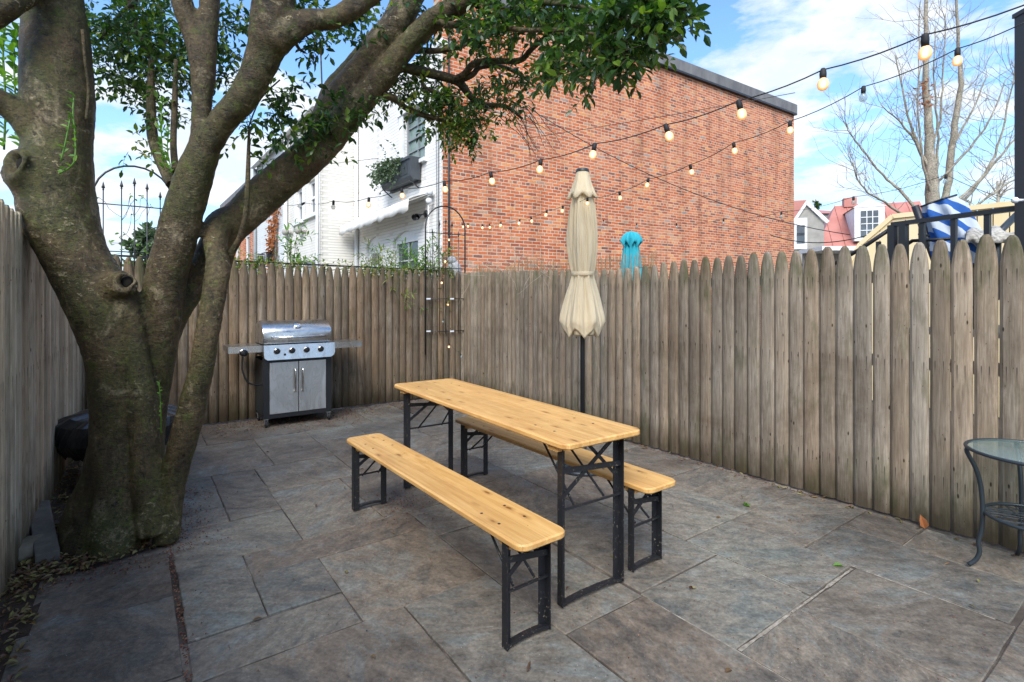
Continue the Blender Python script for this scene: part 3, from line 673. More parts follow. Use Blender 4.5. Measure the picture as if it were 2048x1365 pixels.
# twin floodlight
fx = tF(848); fz = zF(848, 433)
m = MB(); m.lathe([(.001, -.02), (.07, -.02), (.07, .02), (.001, .02)], 14, (fx-.12, -.02, fz+.03), axis=Matrix.Rotation(R(90), 3, 'X'))
for dx in (.04, .16):
    m.tube([(fx-.12, -.05, fz+.03), (fx-.12+dx, -.12, fz)], .015, 8)
    m.lathe([(.02, 0), (.035, .03), (.062, .12), (.055, .122), (.03, .06)], 14, (fx-.12+dx, -.12, fz), axis=Matrix.Rotation(R(115), 3, 'X')@Matrix.Rotation(R(-25), 3, 'Y'))
rb(m, 'floodlight', M_black)

# window box with its ivy
bz0, bz1 = zF(815, 372)+.0, zF(815, 330)
ba, bb = tF(845), tF(783)
WBm = frame(FR @ Vector((ba, 0, bz0)), D2)
WB = thing('window_box', 'dark grey window box fixed below the upper window of the white wall', 'planter', WBm)
bw, bh = bb-ba, bz1-bz0
m = MB()
for (y1, w1, z1), (y2, w2, z2) in (((-.03, .0, 0), (-.03, 0, 0)),): pass
prof = [(-.20, 0), (-.24, bh*.15), (-.27, bh-.06), (-.30, bh-.05), (-.30, bh), (-.04, bh), (-.04, 0)]
prof = [(p*1.0, q) for p, q in prof]
vs = []
for x, ins in ((0, 1), (bw, 1)):
    for y, z in prof: vs.append((x + (0.02 if z < bh*.5 else 0)*(1 if x == 0 else -1), y*ysgn, z))
n_ = len(prof); m.add(vs, [tuple(range(n_)), tuple(range(n_, 2*n_))]+[(k, (k+1) % n_, n_+(k+1) % n_, n_+k) for k in range(n_)])
m.build('planter_body', M_slate, WB)
m = MB()
for cxp in (.28, .72): m.box((bw*cxp, -.262*ysgn, bh*.5), (bw*.36, .012, bh*.45), Matrix.Rotation(R(8)*ysgn, 3, 'X'))
m.build('front_panel', M_slate, WB)
m = MB()
for x in (.1, bw-.1): m.bar((x, -.03*ysgn, -.15), (x, -.22*ysgn, -.01), .02, .02)
m.bar((.05, -.03*ysgn, -.02), (bw-.05, -.03*ysgn, -.02), .06, .05)
m.build('bracket', M_black, WB)

# leaves ---------------------------------------------------------
def leaf(mb, p, d, nrm, Ln, Wd, fold=.25, curl=.0):
    d = d.normalized(); x = d.cross(nrm)
    if x.length < 1e-4: x = d.orthogonal()
    x.normalize(); nn = x.cross(d)
    c0, c1, c2, c3 = p, p+d*Ln*.36, p+d*Ln*.72-nn*curl*Ln*.3, p+d*Ln-nn*curl*Ln
    f = nn*Wd*fold
    vs = [c0, c1, c2, c3, c1+x*Wd*.5+f, c2+x*Wd*.4+f, c1-x*Wd*.5+f, c2-x*Wd*.4+f]
    mb.add(vs, [(0, 4, 1), (1, 4, 5, 2), (2, 5, 3), (0, 1, 6), (1, 2, 7, 6), (2, 3, 7)])
def rdir(): 
    while 1:
        v = Vector((rnd(-1, 1), rnd(-1, 1), rnd(-1, 1)))
        if .05 < v.length < 1: return v.normalized()
def spray(lm, tm, p, d, length, ln, n, thick=.0025, droop=.3, aspect=.42, spread=.8):
    """one leafy twig"""
    pts = [p]; q = p.copy(); dd = d.normalized(); k = 5
    for i in range(k):
        dd = (dd+Vector((0, 0, -droop/k))+rdir()*.14).normalized(); q = q+dd*length/k; pts.append(q.copy())
    if tm is not None: tm.tube(pts, [thick*(1-.15*i) for i in range(k+1)], 4, cap=False)
    side = dd.orthogonal().normalized()
    for i in range(n):
        t = (i+.6)/n*k; a = min(int(t), k-1); pp = pts[a].lerp(pts[a+1], t-a); td = (pts[a+1]-pts[a]).normalized()
        side = (Matrix.Rotation(2.4, 3, td) @ side); side = (side-td*side.dot(td)).normalized()
        ld_ = (td*.55+side*spread+rdir()*.25).normalized()
        nr_ = (Vector((0, 0, 1))+rdir()*.7)
        l_ = ln*rnd(.5, 1.25); leaf(lm, pp, ld_, nr_, l_, l_*aspect*rnd(.85, 1.15), .22, rnd(0, .25))
    leaf(lm, pts[-1], dd, Vector((0, 0, 1))+rdir()*.5, ln, ln*aspect)

lm, tm = MB(), MB()
iv0 = FR @ Vector((bb-.05, -.2*ysgn, bz1)); out = (FR.to_3x3() @ Vector((0, -ysgn, 0)))
for i in range(110):
    p = FR @ Vector((rnd(ba+.32, bb+.02), -rnd(.10, .28)*ysgn, bz1-.03)); 
    d = (out*rnd(.1, .9)+D2*rnd(-.1, .9)+Vector((0, 0, rnd(-.3, .8)))).normalized()
    spray(lm, tm, p, d, rnd(.12, .55), .065, 10, .0025, 1.9, .85)
iv = thing('trailing_ivy', 'variegated ivy spilling over the left end of the grey window box', 'plant', iv0)
lm.build('foliage', M_ivy, iv, iv0, False); tm.build('stem', M_twig, iv, iv0, False)

# --- cream neighbour with the side wall coming forward, then its rear wall going back
N0 = Vector((-3.89, 13.0, 0)); N1 = Vector((-4.65, 12.5, 0))
def zN(o, px, py): return zpx(py, on_plane(o, D2, px)[1])
def tN(o, px): return on_plane(o, D2, px)[0]
def sq(mb, M, inv):
    mb.v = [tuple(inv @ M @ Vector((p[0], p[1]*ysgn, p[2]))) for p in mb.v]; return mb
HN = thing('cream_house', 'cream painted brick row house with two upper windows and a pipe at its corner', 'house', frame(N1, D2)); inv = frame(N1, D2).inverted()
FN = frame(N1, D2); W2 = 3.0; H2 = 6.1
o1 = (tN(N1, 632), tN(N1, 617), zN(N1, 625, 428), zN(N1, 625, 360), 0)
o2 = (tN(N1, 606), tN(N1, 593), zN(N1, 600, 442), zN(N1, 600, 378), 0)
o3 = (tN(N1, 633), tN(N1, 606), 1.0, zN(N1, 620, 522), 0)
m = MB(); wall_skin(m, W2, H2, [o1, o2, o3]); m.box((W2/2, 2.12, H2/2), (W2, 4.0, H2-.002)); sq(m, FN, inv).build('rear_wall', M_cream, HN)
m = MB(); Mside = frame(N1, D1)
m.v = []; m.box((.46, .1, H2/2+.05), (.90, .18, H2+.1)); m.v = [tuple(inv @ Mside @ Vector(p)) for p in m.v]; m.build('side_wall', M_cream, HN)
for o in (o1, o2, o3):
    a, b, c, d_, r = o; mm = MB(); fw = .06
    for x in (a+fw/2, b-fw/2): mm.box((x, .08, (c+d_)/2), (fw, .06, d_-c))
    for z in (c+fw/2, (c+d_)/2, d_-fw/2): mm.box(((a+b)/2, .083, z), (b-a-2*fw, .055, fw))
    for x in (a-.05, b+.05): mm.box((x, -.012, (c+d_)/2), (.1, .03, d_-c+.2))
    mm.box(((a+b)/2, -.03, c-.06), (b-a+.5, .09, .08))
    wf = sq(mm, FN, inv).build('window', M_trim, HN)
    p = MB(); p.box(((a+b)/2, .10, (c+d_)/2), (b-a-2*fw, .01, d_-c-2*fw)); sq(p, FN, inv).build('pane', M_windk, wf)
m = MB(); m.tube([(W2-.08, -.07, 0), (W2-.08, -.07, H2)], .05, 10); sq(m, FN, inv).build('downspout', M_trim, HN)
m = MB(); m.tube([(.05, -.05, 0), (.05, -.05, H2)], .035, 8); m.tube([(-.05, -.02, 0), (-.05, -.02, H2)], .008, 6); sq(m, FN, inv).build('conduit', M_trim, HN)
m = MB(); m.box((W2/2, .7, H2+.05), (W2+.04, 1.5, .09)); m.box((W2/2, -.12, H2+.0), (W2+.04, .12, .10)); sq(m, FN, inv).build('gutter', M_trim, HN)
m = MB()
for px, py in ((606, 462), (580, 465)):
    t = tN(N1, px); z = zN(N1, px, py); m.ball((t, -.12, z), .12, 12, (1, .8, .9)); m.tube([(t, -.02, z), (t-.35, -.06, z-.05)], .03, 6)
sq(m, FN, inv).build('lamp_head', M_stucco, HN)
# --- pale blue house with red creeper, then orange brick house
B0 = N1 + D2*3.05 + Vector((-.05, .1, 0)); HP = thing('blue_white_house', 'pale blue-white painted house partly covered by a dry red creeper', 'house', frame(B0, D2)); inv = frame(B0, D2).inverted(); FB = frame(B0, D2)
m = MB(); m.box((2.05, 2.0, 3.05), (4.1, 4.0, 6.1)); sq(m, FB, inv).build('rear_wall', M_bluew, HP)
m = MB(); m.tube([(4.05, -.06, 0), (4.05, -.06, 6.0)], .06, 8); sq(m, FB, inv).build('downspout', M_greytrim, HP)
m = MB(); m.box((2.05, 1.9, 6.15), (4.14, 4.0, .10)); m.box((2.05, -.14, 6.08), (4.14, .14, .12)); sq(m, FB, inv).build('gutter', M_trim, HP)
for px, py in ((530, 520), (548, 517)):
    t = tN(B0, px); z = zN(B0, px, py); m = MB(); m.box((t, -.14, z), (.16, .16, .26)); m.box((t, -.14, z+.17), (.22, .22, .03)); m.bar((t, -.14, z+.18), (t, -.001, z+.24), .03, .03); sq(m, FB, inv).build('lantern', M_black, HP)
lm, tm = MB(), MB()
cb = FB @ Vector((1.2, -.05*ysgn, 0))
for s in range(8):
    pts = []; x = rnd(.9, 1.7); z = .4
    while z < rnd(3.2, 4.6): pts.append(FB @ Vector((x, -.04*ysgn, z))); x += rnd(-.14, .16); z += .3
    if len(pts) > 2: tm.tube(pts, .014, 5)
for i in range(900):
    t = rnd(0, 1)**.8; x = 1.5+random.gauss(0, .42)*(.35+t*.8)+.25*math.sin(t*6); z = 1.7+t*3.3
    p = FB @ Vector((x, -rnd(.02, .10)*ysgn, z)); leaf(lm, p, Vector((rnd(-1, 1), rnd(-1, 0), rnd(-1, .2))), out+rdir()*.4, .09, .07)
cr = thing('creeper', 'dry red creeper climbing the pale blue-white house', 'plant', cb)
lm.build('foliage', M_brownleaf, cr, cb, False); tm.build('stem', M_twig, cr, cb, False)
E0 = B0 + D2*4.15; HE = thing('orange_brick_house', 'distant orange brick house seen through the fork of the tree', 'house', frame(E0, D2)); inv = frame(E0, D2).inverted(); FE = frame(E0, D2)
ow = [(1.2, 2.1, 2.0, 3.9, 0), (3.3, 4.2, 2.0, 3.9, 0)]
m = MB(); wall_skin(m, 6, 5.4, ow); m.box((3, 2.12, 2.7), (6, 4, 5.398)); sq(m, FE, inv).build('rear_wall', M_obrick, HE)
m = MB(); m.box((3, 1.9, 5.5), (6.2, 4.4, .2)); sq(m, FE, inv).build('roof', M_cap, HE)
for a, b, c, d_, r in ow:
    mm = MB()
    for x in (a+.05, b-.05): mm.box((x, .08, (c+d_)/2), (.1, .06, d_-c))
    for z in (c+.05, (c+d_)/2, d_-.05): mm.box(((a+b)/2, .083, z), (b-a-.2, .055, .1))
    wf = sq(mm, FE, inv).build('window', M_trim, HE); p = MB(); p.box(((a+b)/2, .1, (c+d_)/2), (b-a-.2, .01, d_-c-.2)); sq(p, FE, inv).build('pane', M_windk, wf)

# --- far red roofed house on the right
F0 = P(1612, 600, 27); F0.z = 0; FD = Vector((.93, -.36, 0)).normalized(); FM = frame(F0, FD); rnf = FM.inverted()
HR = thing('red_roof_house', 'grey house far behind with a pink-red metal roof and a white dormer window', 'house', FM)
q = 27/FPX
def zR(py, Y=27): return zpx(py, Y)
# mansard roof block, x along FD
def roofx(px, Y0=27): return on_plane(F0, FD, px)[0]
def zr(px, py): return zpx(py, on_plane(F0, FD, px)[1])
x0, x1 = roofx(1640), roofx(1880); eave, ridge = zR(508), zR(400)
m = MB(); m.box(((x0+x1)/2, 3.0, eave/2), (x1-x0, 6, eave)); m.build('wall', M_stucco, HR)
rx0 = roofx(1692)-.0
m = MB(); vs = [(x0-.3, -.35, eave), (x1, -.35, eave), (x1, 2.6, ridge), (rx0, 2.6, ridge), (x0-.3, 6, eave), (x1, 6, eave)]
m.add(vs, [(0, 1, 2, 3), (0, 3, 4), (3, 2, 5, 4), (0, 4, 5, 1), (1, 5, 2)]); 
def rp(x, t, side=0):   # point on front slope
    return Vector((x0-.3+(rx0-x0+.3)*t+(x)*(1-0), -.35+2.95*t-.01, eave+(ridge-eave)*t+.03))
k = .35
while k < x1-x0:
    a_ = Vector((x0-.3+k, -.36, eave+.02)); b_ = Vector((max(rx0, x0-.3+k+.0), 2.6, ridge+.02))
    if x0-.3+k < rx0: 
        t = k/(rx0-x0+.3); b_ = Vector((x0-.3+k, -.36+2.95*t, eave+.02+(ridge-eave)*t))
    m.bar(a_, b_, .035, .05); k += .55
m.build('roof', M_roof, HR)
m = MB(); m.box((rx0+.7, 2.6, ridge+.12), (.6, .5, .5)); m.build('chimney', M_roof, HR)
dx0, dx1 = roofx(1708), roofx(1768); dz0, dz1 = zr(1738, 482), zr(1738, 415)
m = MB(); m.box(((dx0+dx1)/2, .9, (dz0+dz1)/2), (dx1-dx0, 2.0, dz1-dz0)); 
apex = dz1+.42
m.add([(dx0-.08, -.12, dz1), (dx1+.08, -.12, dz1), ((dx0+dx1)/2, -.12, apex), (dx0-.08, 2, dz1), (dx1+.08, 2, dz1), ((dx0+dx1)/2, 2, apex)], [(0, 1, 2), (0, 2, 5, 3), (1, 4, 5, 2), (3, 5, 4)])
dm = m.build('dormer', M_trim, HR)
wd_ = (dx1-dx0)*.58; cxm = (dx0+dx1)/2
m = MB(); m.box((cxm, -.125, (dz0+dz1)/2), (wd_, .03, (dz1-dz0)*.78)); m.build('pane', M_windk, dm)
m = MB()
for i in range(1, 3): m.box((cxm-wd_/2+wd_*i/3, -.15, (dz0+dz1)/2), (.035, .03, (dz1-dz0)*.78))
for j in range(1, 4): m.box((cxm, -.152, (dz0+dz1)/2-(dz1-dz0)*.39+(dz1-dz0)*.78*j/4), (wd_, .03, .035))
m.build('glazing_bar', M_trim, dm)
G0 = P(1600, 600, 25); G0.z = 0; GM = frame(G0, FD)
HG = thing('grey_gable_house', 'grey gabled house with a narrow white window beside the brick wall', 'house', GM)
def gx(px): return on_plane(G0, FD, px)[0]
a_, b_ = gx(1580), gx(1648); gz = zpx(448, 25); gp_ = zpx(408, 25); ap = gx(1612)
m = MB(); m.prism([(a_-1.5, 0), (b_, 0), (b_, gz), (ap, gp_), (a_-1.5, gp_)], 0, 4, lambda p: Vector((p.x, p.z, p.y))); m.build('gable_wall', M_stucco, HG)
m = MB(); m.bar((ap, -.05, gp_+.05), (b_+.15, -.05, gz-.0), .12, .16); m.bar((ap, -.05, gp_+.05), (a_-.3, -.05, gz-.6), .12, .16); m.build('barge_board', M_trim, HG)
m = MB(); m.add([(a_-1.5, -.12, gp_+.12), (ap, -.12, gp_+.14), (a_-.3, -.14, gz-.5), (a_-1.5, -.14, gz-.5), (a_-1.5, -.0, gp_+.12), (ap, -.0, gp_+.14), (a_-.3, -.0, gz-.5), (a_-1.5, -.0, gz-.5)],
    [(0, 1, 2, 3), (7, 6, 5, 4), (0, 4, 5, 1), (1, 5, 6, 2), (2, 6, 7, 3), (3, 7, 4, 0)]); m.build('roof', M_roof, HG)
wx = gx(1601); m = MB(); m.box((wx, -.04, zpx(468, 25)), (.55, .06, 1.5)); wf = m.build('window', M_trim, HG)
m = MB(); m.box((wx, -.08, zpx(462, 25)), (.34, .03, .5)); m.box((wx, -.08, zpx(477, 25)), (.34, .03, .5)); m.build('pane', M_windk, wf)
T2 = P(1655, 600, 36); T2.z = 0; RT = thing('low_red_roof_house', 'small red hipped roof peeping up between the grey gable and the large red roof', 'house', T2)
hz = zpx(428, 36); m = MB(); m.box((0, 2, hz/2), (4.2, 4, hz)); m.build('wall', M_stucco, RT)
m = MB(); zt_ = zpx(410, 36); m.add([(-2.3, -.2, hz), (2.3, -.2, hz), (2.3, 4.2, hz), (-2.3, 4.2, hz), (-.3, 2, zt_), (.3, 2, zt_)], [(0, 1, 5, 4), (1, 2, 5), (2, 3, 4, 5), (3, 0, 4), (0, 3, 2, 1)]); m.build('roof', M_roof, RT)
PO = P(1690, 600, 20); PO.z = 0; PR = thing('white_porch', 'white porch under the red roof showing between the picket tops', 'porch', PO)
m = MB(); z_ = zpx(502, 20)
for x in (-.6, .9, 2.2): m.box((x, 0, z_/2), (.12, .12, z_))
m.build('post', M_trim, PR); m = MB(); m.box((.8, .6, z_+.08), (3.6, 1.6, .16)); m.build('porch_roof', M_trim, PR)
m = MB(); m.box((.8, 1.3, z_/2), (3.4, .1, z_)); m.build('back_panel', M_stucco, PR)

# ---------------------------------------------------------------- neighbour's deck, railing, tan wall
YD = Vector((.77, -1.02, 0)).normalized(); Y0 = Vector((5.16, 7.0, 0)); YM = frame(Y0, YD)
YW = thing('tan_board_wall', 'tan vertical board wall with a sloping end behind the black railing', 'fence', YM)
zt0 = 2.50
def yx(px): return on_plane(Y0, YD, px)
xl, Yl = yx(1722); zl = zpx(492, Yl); xe, Ye = yx(1690); ze = zpx(545, Ye)
xend = 3.2
x = xe; bw_ = .145; k = 0
m = MB()
while x < xend:
    xa, xb = x, min(x+bw_-.013, xend)
    def tz(q): return zt0 if q > 0 else (zl+(zt0-zl)*(q-xl)/(0-xl) if q > xl else ze+(zl-ze)*(q-xe)/(xl-xe))
    m.add([(xa, 0, 0), (xb, 0, 0), (xb, 0, tz(xb)), (xa, 0, tz(xa)), (xa, .02, 0), (xb, .02, 0), (xb, .02, tz(xb)), (xa, .02, tz(xa))],
          [(0, 1, 2, 3), (7, 6, 5, 4), (0, 4, 5, 1), (1, 5, 6, 2), (2, 6, 7, 3), (3, 7, 4, 0)]); x += bw_
m.build('board_panel', M_yellow, YW)
m = MB(); m.box((xend/2, .035, 1.24), (xend, .02, 2.46)); m.build('backing', M_slate, YW)  # dark sheet added behind the boards to paint shade into the seams
m = MB(); m.bar((0, .0, zt0+.03), (xend, .0, zt0+.03), .05, .06); m.bar((0, 0, zt0+.03), (xl, 0, zl+.03), .05, .06); m.bar((xl, 0, zl+.03), (xe, 0, ze+.03), .05, .06); m.build('cap_rail', M_yellow, YW)

R0 = P(1785, 450, 4.5); R0.z = 0; RD = (Vector((3.64, 3.67, 0))-Vector((R0.x, R0.y, 0))).normalized(); RM = frame(R0, RD)
DK = thing('deck', "neighbour's raised grey timber deck behind the right fence", 'deck', frame(R0, RD))
m = MB()
for i in range(14): m.box((1.7, ysgn*0+.0+.07+i*.145, 1.13), (3.6, .138, .03))
m.build('deck_board', M_offcut, DK)
m = MB()
for x in (.05, 1.6, 3.3):
    for y in (.1, 1.9): m.box((x, y, .55), (.09, .09, 1.1))
m.build('post', M_offcut, DK)
RL = thing('railing', 'black metal railing sloping down as stair rail above the fence tops', 'railing', RM)
m = MB(); m.bar((0, 0, 2.055), (3.3, 0, 2.055), .05, .035); m.bar((0, 0, 1.55), (3.3, 0, 1.55), .03, .03); m.build('top_rail', M_black, RL)
# newel posts
for x in (.0, .09): 
    m = MB(); m.box((x, 0, 1.60), (.055, .055, .9)); m.build('post', M_black, RL)
for px in (1845, 1908, 1975):
    t = on_plane(R0, RD, px)[0]; m = MB(); m.box((t, 0, 1.59), (.035, .03, .90)); m.build('post', M_black, RL)
sD = -1.0
m = MB(); e0 = Vector((0, 0, 2.03)); iRM = RM.inverted()
e1 = iRM @ P(1722, 498, 4.75); e2 = iRM @ P(1640, 545, 5.1)
m.tube([e0, e1, e2], .018, 6); m.tube([iRM @ P(1905, 478, 4.2), iRM @ P(1825, 482, 4.45), iRM @ P(1790, 505, 4.6), iRM @ P(1755, 530, 4.75)], .016, 6)
m.build('stair_rail', M_black, RL)
m = MB(); pb = iRM @ P(1757, 500, 4.62); m.bar((pb.x, pb.y, .2), (pb.x, pb.y, 1.92), .03, .03); m.build('post', M_black, RL)
# tall black post at the right edge
bp = P(2052, 600, 3.62); bp.z = 0
TP = thing('black_post', 'tall square black steel post at the right edge carrying string lights', 'post', bp)
m = MB(); m.box((0, 0, 1.7), (.085, .085, 3.4), None, .006); m.build('shaft', M_iron, TP); m = MB(); m.box((0, 0, 3.41), (.1, .1, .03)); m.build('post_cap', M_iron, TP)
m = MB(); m.ball(P(2030, 401, 3.55)-bp, .022, 10); m.tube([P(2030, 401, 3.55)-bp, P(2048, 401, 3.6)-bp], .01, 6); m.build('hook', M_galv, TP)
# striped patio umbrella, closed and leaning
def stripes():
    m, nt, b = base('blue_white_striped_canvas', .8, 0, .2)
    s = nd(nt, 'ShaderNodeSeparateXYZ', {0: objc(nt)})
    f = nd(nt, 'ShaderNodeMath', {0: mth(nt, 'ADD', mth(nt, 'MULTIPLY', s.outputs[2], 6.4), mth(nt, 'MULTIPLY', s.outputs[0], 4.6))}, operation='FRACT').outputs[0]
    L(nt, ramp(nt, f, [(.0, (.025, .10, .33)), (.5, (.50, .55, .62))], 'CONSTANT'), b.inputs['Base Color']); return m
ub = P(1878, 402, 4.55); ue = P(1918, 505, 4.5)
uo = Vector((ue.x, ue.y, 1.15)); SU = thing('striped_umbrella', 'closed blue and white striped umbrella leaning on the deck railing', 'umbrella', uo)
m = MB(); ax = (ub-ue); La = ax.length; ax.normalize(); rx_ = ax.orthogonal().normalized(); ry_ = ax.cross(rx_)
vs = []; NR, NT = 16, 48
for i in range(NR):
    t = i/(NR-1); r = .180-.05*t; r *= (1 if t < .93 else .86)
    if t < .08: r *= .9
    for k in range(NT):
        an = 2*math.pi*k/NT; rr = r*(1+.22*(1-t*.4)*math.sin(an*7+t*2.5)+.07*math.sin(an*3+t*2)+.04*math.sin(an*13))
        vs.append(ue-uo+ax*(La*t-.10*(1-t)*(1+math.sin(an*7)))+rx_*math.cos(an)*rr+ry_*math.sin(an)*rr)
m.add(vs, [(i*NT+k, i*NT+(k+1) % NT, (i+1)*NT+(k+1) % NT, (i+1)*NT+k) for i in range(NR-1) for k in range(NT)], True)
m.add([vs[(NR-1)*NT+k] for k in range(NT)], [tuple(range(NT))])
m.build('canopy', stripes(), SU)
m = MB(); m.tube([vs[(NR-1)*NT+k]*1.0 for k in list(range(NT))+[0]], .008, 5, cap=False); m.build('rim', M_black, SU)
m = MB(); pt, pq = P(1830, 412, 4.6), P(1862, 500, 4.6); dv = (pq-pt).normalized(); pe = pt+dv*((pt.z-1.15)/-dv.z); m.tube([pt-uo, pe-uo], .03, 10); m.tube([pt-uo+Vector((.03, 0, -.25)), ue-uo+Vector((0, 0, .1))], .012, 6); m.build('pole', M_black, SU)
# woven throw and slanted tube
tb = P(1980, 478, 4.3); to = Vector((tb.x, tb.y, 1.15)); TH = thing('woven_blanket', 'cream woven blanket heaped on a chair back behind the railing', 'blanket', to)
m = MB(); NX, NZ = 26, 12; vs = []
for i in range(NX):
    for j in range(NZ):
        s = i/(NX-1); t = j/(NZ-1)*math.pi
        px = 1932+100*s; hgt = 14+9*math.sin(s*math.pi)+5*math.sin(s*13)
        p = P(px, 478-hgt*math.sin(t), 4.3-.16*math.cos(t)+.02*math.sin(s*19+t*3)); p.z -= .03*(1-math.sin(t)); vs.append(p-to)
m.add(vs, [(i*NZ+j, (i+1)*NZ+j, (i+1)*NZ+j+1, i*NZ+j+1) for i in range(NX-1) for j in range(NZ-1)], True)
M_weave = mottled('cream_weave', (.16, .15, .13), (.62, .58, .50), 22, .95, 0, .8, stretch=(1, 1, 2.5)); bl = m.build('cloth', M_weave, TH); md = bl.modifiers.new('thick', 'SOLIDIFY'); md.thickness = .02
DC = thing('deck_chair', 'dark tube-framed chair under the cream blanket on the deck', 'chair', to)
m = MB(); m.tube([P(2034, 430, 4.3)-to, P(1995, 468, 4.25)-to, P(1990, 600, 4.2)-to+Vector((0, 0, 0))], .028, 10)
m.tube([P(1945, 482, 4.42)-to, P(2025, 482, 4.38)-to], .02, 8)
for px in (1950, 2020): q_ = P(px, 482, 4.4)-to; m.tube([q_, Vector((q_.x, q_.y, 0))], .02, 8)
q_ = P(1990, 600, 4.2)-to; m.tube([q_, Vector((q_.x, q_.y, 0))], .02, 8); m.build('frame', M_iron, DC)

# ---------------------------------------------------------------- reed screen, teal umbrella behind the right fence
m = MB()
u = .15
while u < 3.5:
    H = 1.86+.05*math.sin(u*5)+rnd(-.06, .05)+(.03 if .7 < u < 1.4 else 0)
    if u > 2.2: H = 1.86+rnd(-.03, .02)
    b_ = W(u, -.085+rnd(-.01, .01), .9); t_ = W(u+rnd(-.02, .02), -.085+rnd(-.01, .01), H); m.tube([b_, t_], [.0035, .0022], 4, cap=False); u += rnd(.008, .016)
for z in (1.2, 1.72): m.tube([W(.15, -.095, z), W(3.5, -.095, z)], .003, 4)
for u in (.2, 1.2, 2.3, 3.4): m.tube([W(u, -.11, 0), W(u, -.11, 1.75)], .012, 6)
tag(m.build('reed_screen', M_tan, normals=False), 'ragged tan reed screen poking up behind the grey fence near the corner', 'screen')
m = MB()
for i in range(26):
    u = rnd(.2, 2.4); p = W(u, rnd(-.1, .03), rnd(1.72, 1.86)); pts = [p]; d = (UA*rnd(-1, 1)+Vector((0, 0, rnd(-.25, .5)))+VB*rnd(-.1, .25)).normalized()
    for k in range(6): d = (d+rdir()*.35+Vector((0, 0, -.12))).normalized(); pts.append(pts[-1]+d*rnd(.05, .12))
    m.tube(pts, [.003]*3+[.002]*4, 4, cap=False)
vn = tag(m.build('dead_vine', mottled('pale_dead_vine', (.30, .24, .18), (.45, .38, .30), 20, .9), normals=False), 'leafless pale vine tangled over the corner fence tops', 'vine')
tz_ = P(1262, 600, 6.3); tz_.z = 0; TU = thing('turquoise_umbrella', 'closed turquoise umbrella standing beyond the fence against the brick wall', 'umbrella', tz_)
def folded(prof, n=96, folds=8, amp=.14, seed=0, hem=0.0, skew=.0):
    mb = MB(); vs = []; NZ = len(prof)
    ph = [rnd(-.3, .3) for _ in range(folds)]
    for i, (r, z) in enumerate(prof):
        t = i/(NZ-1)
        for k in range(n):
            an = 2*math.pi*k/n; s = math.cos(folds*an+ph[int(k*folds/n) % folds]*.0+seed+skew*t)
            s2 = math.sin(folds*2*an+seed*3)
            rr = r*(1+amp*s+amp*.30*s2+.05*math.sin(3*an+seed))
            zz_ = z + (hem*s if i == NZ-1 else (hem*.5*s if i == NZ-2 else 0))
            vs.append((rr*math.cos(an), rr*math.sin(an), zz_))
    mb.add(vs, [(i*n+k, i*n+(k+1) % n, (i+1)*n+(k+1) % n, (i+1)*n+k) for i in range(NZ-1) for k in range(n)], True)
    return mb
zk = lambda y: zpx(y, 6.3)
m = folded([(.075, zk(478)), (.072, zk(490)), (.085, zk(510)), (.10, zk(530)), (.12, zk(560)), (.17, zk(620))], 110, 11, .22, 1, 0, .8); m.build('canopy', M_teal, TU)
m = folded([(.012, zk(463)), (.05, zk(466)), (.075, zk(471)), (.10, zk(480)), (.105, zk(487)), (.095, zk(491))], 90, 7, .32, 2, .035, 1.6); m.build('vent_cap', M_teal, TU)
m = MB(); m.tube([(0, 0, .0), (0, 0, zk(464))], .02, 10); m.lathe([(.001, 0), (.24, 0), (.24, .05), (.03, .07), (.03, .3)], 20); m.build('pole', M_black, TU)

# ---------------------------------------------------------------- garden ornament and shrubs behind the back fence
go = W(-.22, .18); GO = thing('bird_figure', 'grey feather-patterned bird figure peeking over the corner of the fence', 'ornament', go)
pz = P(908, 535, go.y)-go
m = MB(); c_ = pz; m.ball(c_+Vector((0, 0, -.06)), .115, 18, (1, .9, 1.5)); m.ball(c_+Vector((-.03, -.02, .10)), .072, 16, (1, 1, .95)); m.build('body', mottled('grey_feather_glaze', (.22, .22, .23), (.50, .50, .50), 34, .6, 0, .5, stretch=(1, 1, 1.8)), GO)
m = MB(); m.tube([(pz.x, pz.y, 0), (pz.x, pz.y, pz.z-.2)], .03, 8); m.build('stand', M_black, GO)
def shrub(name, label, bx, n, hgt, spread, ln, mat, aspect=.2, group=None, stemh=1.4, nl=16, lean=0, mstem=None):
    lm, tm = MB(), MB()
    for i in range(n):
        p = bx+Vector((rnd(-.12, .12), rnd(-.08, .08), 0)); top = bx+Vector((rnd(-spread, spread)+lean, rnd(-.12, .12), hgt*rnd(.82, 1.05)))
        mid = p.lerp(top, .55)+rdir()*.05; tm.tube([p, mid, top], [.008, .006, .003], 5, cap=False)
        for k in range(4):
            t = rnd(.0, 1.0); q = mid.lerp(top, t)
            spray(lm, tm, q, Vector((rnd(-1, 1), rnd(-1, 1), rnd(.2, 1.2))), rnd(.12, .26), ln, nl//2, .002, .6, aspect, 1.0)
        spray(lm, tm, top, Vector((rnd(-.6, .6), rnd(-.6, .6), 1)), .22, ln, nl//2, .002, .8, aspect, 1.0)
    T = thing(name, label, 'shrub', bx, group); lm.build('foliage', mat, T, bx, False); tm.build('stem', mstem or M_twig, T, bx, False); return T
shrub('bamboo_shrub', 'green narrow-leaved shrub beside the arched trellis above the fence', W(-.25, .66), 22, 2.12, .24, .10, M_sprout, .19)
shrub('bamboo_shrub', 'low yellow-green shrub below the small white door', W(-.25, 1.12), 26, 1.96, .34, .09, M_leafy, .2)
shrub('bamboo_shrub', 'yellowing shrub tangled in the corner trellis', W(-.20, .33), 14, 2.12, .16, .08, M_leafy, .2)
shrub('slender_shrub', 'single slender green stem rising above the fence before the cream house', W(-.25, 2.35), 6, 2.13, .09, .09, M_sprout, .28)
